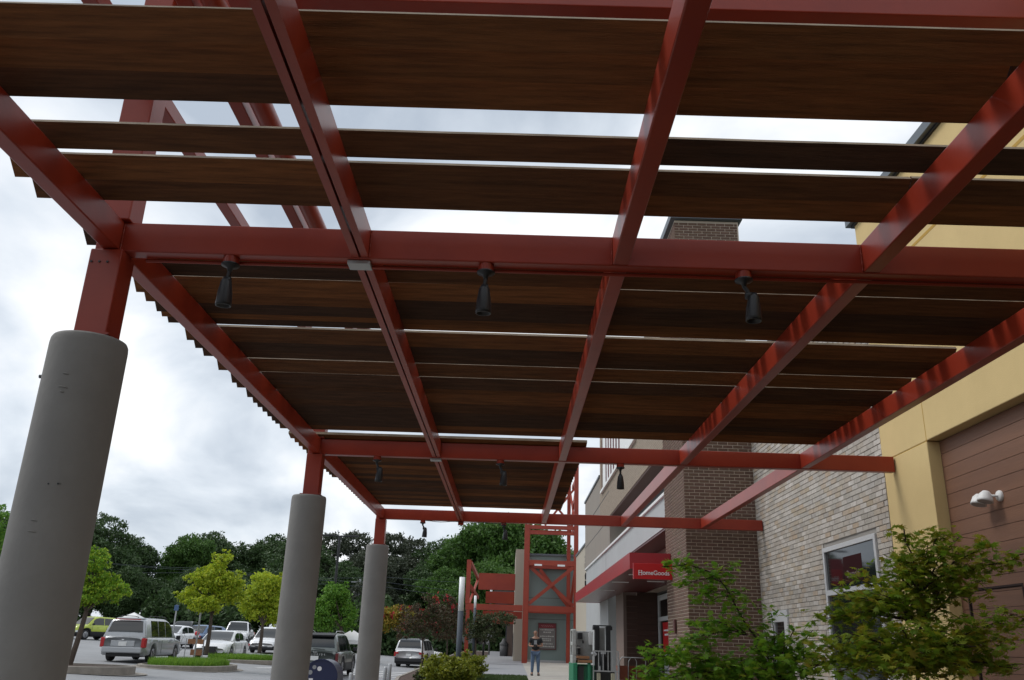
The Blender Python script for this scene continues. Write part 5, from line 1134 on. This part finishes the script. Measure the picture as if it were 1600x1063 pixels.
def maple(label, root, paths, m, seed, sp=.075, dens=70, leaf=.040, name='japanese_maple'):
    rr_ = random.Random(seed); t = thing(name, label, 'tree', root); rv = Vector(root); tw = MB(); leaves = []
    for path in paths:
        r0, *pp_ = path; pp_ = [Vector(p)-rv for p in pp_]; pts = []
        for a, b in zip(pp_, pp_[1:]):
            k = max(2, int((b-a).length/.1))
            for i in range(k): pts.append(a.lerp(b, i/k)+Vector((rr_.gauss(0, .006), rr_.gauss(0, .006), rr_.gauss(0, .006))))
        pts.append(pp_[-1]); n = len(pts); tw.tube(pts, [r0*(1-.85*i/n)+.0015 for i in range(n)], 6)
        lead = dens < 0
        tot = sum((b-a).length for a, b in zip(pts, pts[1:])); cnt = int(dens*tot)
        for _ in range(cnt):
            f = rr_.uniform(.18, 1.0)**.8; i = min(n-2, int(f*(n-1))); p = pts[i].lerp(pts[i+1], rr_.random())
            d = Vector((rr_.gauss(0, 1), rr_.gauss(0, 1), rr_.gauss(0, .55)))*sp*(1.25-.5*f); q = p+d
            if rr_.random() < .25: tw.tube([p, p.lerp(q, .6)+Vector((0, 0, .01)), q], [.0025, .002, .001], 4)
            # three leaves per twig tip
            for _ in range(3): leaves.append(q+Vector((rr_.gauss(0, .028), rr_.gauss(0, .028), rr_.gauss(0, .02))))
    part('branches', tw, M['twig'], t)
    info = []
    for q in leaves:
        e_ = (rr_.gauss(0, .42), rr_.gauss(0, .42), rr_.uniform(0, 6.28)); s = rr_.uniform(.75, 1.2)*leaf/.040
        M4 = Matrix.Translation(q) @ Matrix.Rotation(e_[2], 4, 'Z') @ Matrix.Rotation(e_[0], 4, 'X') @ Matrix.Rotation(e_[1], 4, 'Y') @ Matrix.Diagonal((s, s, s, 1)); info.append(M4)
    def sc(M4):
        x, y, z = project(M4.translation+rv); inn = 0 <= x <= 1600 and 0 <= y <= 1063; return (z/M4.to_scale().x)+(0 if inn else 1e3)
    info.sort(key=sc); me = lm.mesh('leaf', m)
    for M4 in info[:300]:
        o = link('leaf', me, t); o.matrix_local = M4
    rest = MB()
    for M4 in info[300:]: rest.add(*leaf_geo(M4, .040))
    part('foliage', rest, m, t, kind='stuff')
    return len(info)
def pth(Y, *px, r0=.008):
    """branch path through surveyed points; depth drifts along it"""
    return [r0]+[tuple(sight(x, y, Y+dy)) for (x, y, dy) in px]
b2_ = sight(1425, 1063, 7.0); root2 = (b2_.x, 7.0, 0)
T2 = [(1425, 1063, 0)]
p2 = [[.022, root2, tuple(sight(1430, 1063, 7.0)), tuple(sight(1440, 960, 7.0)), tuple(sight(1432, 890, 7.0)), tuple(sight(1412, 826, 7.0))]]
for tip in [(1470, 832, .1), (1500, 838, -.1), (1545, 852, -.3), (1592, 872, -.4), (1395, 862, 0), (1372, 895, .15), (1405, 880, -.2), (1450, 850, .2)]:
    p2.append(pth(7.0, (1436, 930, 0), ((1436+tip[0])/2, (920+tip[1])/2-6, tip[2]/2), tip))
for tip in [(1340, 905, .1), (1315, 925, 0), (1345, 935, -.3), (1300, 962, .1), (1282, 968, .2), (1540, 905, .2), (1505, 890, -.2), (1480, 905, .3), (1380, 930, -.4), (1420, 915, .4)]:
    p2.append(pth(7.0, (1438, 975, 0), ((1438+tip[0])/2, (965+tip[1])/2-8, tip[2]/2), tip))
for tip in [(1285, 1010, -.2), (1265, 1040, 0), (1330, 990, -.5), (1370, 985, .3), (1500, 965, -.3), (1545, 985, 0), (1580, 1000, .3), (1590, 1045, -.2), (1525, 1010, -.5), (1465, 985, -.6), (1410, 985, -.6), (1360, 1030, -.6), (1310, 1050, -.4), (1440, 1020, -.7), (1500, 1040, -.6), (1560, 1040, .2), (1395, 1050, -.7), (1590, 960, -.6)]:
    p2.append(pth(7.0, (1432, 1050, 0), ((1432+tip[0])/2, (1040+tip[1])/2-10, tip[2]/2), tip))
nA = maple('large Japanese maple with mixed green and bronze leaves in front of the yellow pilaster', root2, p2, M['maple2'], 61, sp=.085, dens=72, leaf=.053)
b1_ = sight(1215, 1063, 7.6); root1 = (b1_.x, 7.6, 0)
p1 = [[.014, root1, tuple(sight(1215, 1063, 7.6)), tuple(sight(1200, 1028, 7.6)), tuple(sight(1160, 965, 7.6)), tuple(sight(1138, 925, 7.6)), tuple(sight(1118, 896, 7.6)), tuple(sight(1075, 882, 7.6)), tuple(sight(1034, 886, 7.5))]]
for tip, f_ in [((1140, 882, 0), (1120, 900)), ((1100, 905, .1), (1130, 912)), ((1072, 915, 0), (1118, 900)), ((1150, 930, .1), (1138, 925)), ((1085, 930, -.1), (1138, 925)), ((1105, 945, .1), (1140, 930))]:
    p1.append(pth(7.6, (f_[0], f_[1], 0), ((tip[0]+f_[0])/2, (tip[1]+f_[1])/2-3, 0), tip, r0=.004))
for tip in [(1075, 980, 0), (1100, 1000, -.2), (1060, 1010, -.3), (1125, 975, .1)]:
    p1.append(pth(7.6, (1165, 990, 0), ((tip[0]+1165)/2, (tip[1]+985)/2-10, 0), tip, r0=.005))
for tip in [(1035, 1010, 0), (1010, 1025, .1), (1000, 1050, 0), (1060, 1025, -.3), (985, 1062, 0), (1080, 1050, -.2), (1120, 1040, -.3), (1150, 1030, 0), (1100, 1060, 0), (1045, 1060, -.3)]:
    p1.append(pth(7.6, (1190, 1070, 0), ((tip[0]+1190)/2, (tip[1]+1070)/2-12, 0), tip, r0=.006))
for tip in [(1205, 958, 0), (1195, 985, .2), (1240, 985, -.2), (1270, 985, .2), (1225, 1005, -.3), (1260, 1010, 0), (1290, 1010, .1), (1180, 1010, -.3), (1230, 1035, -.4), (1280, 1040, -.3), (1190, 1045, -.4), (1255, 1060, -.3), (1160, 1055, -.3)]:
    p1.append(pth(7.6, (1215, 1070, 0), ((tip[0]+1215)/2, (tip[1]+1065)/2-6, 0), tip, r0=.006))
nB = maple('slender Japanese maple with an arching green branch in front of the brown brick pier', root1, p1, M['maple'], 62, sp=.07, dens=48, leaf=.051)
print('leaves', nA, nB, 'objects', len(SC.objects))
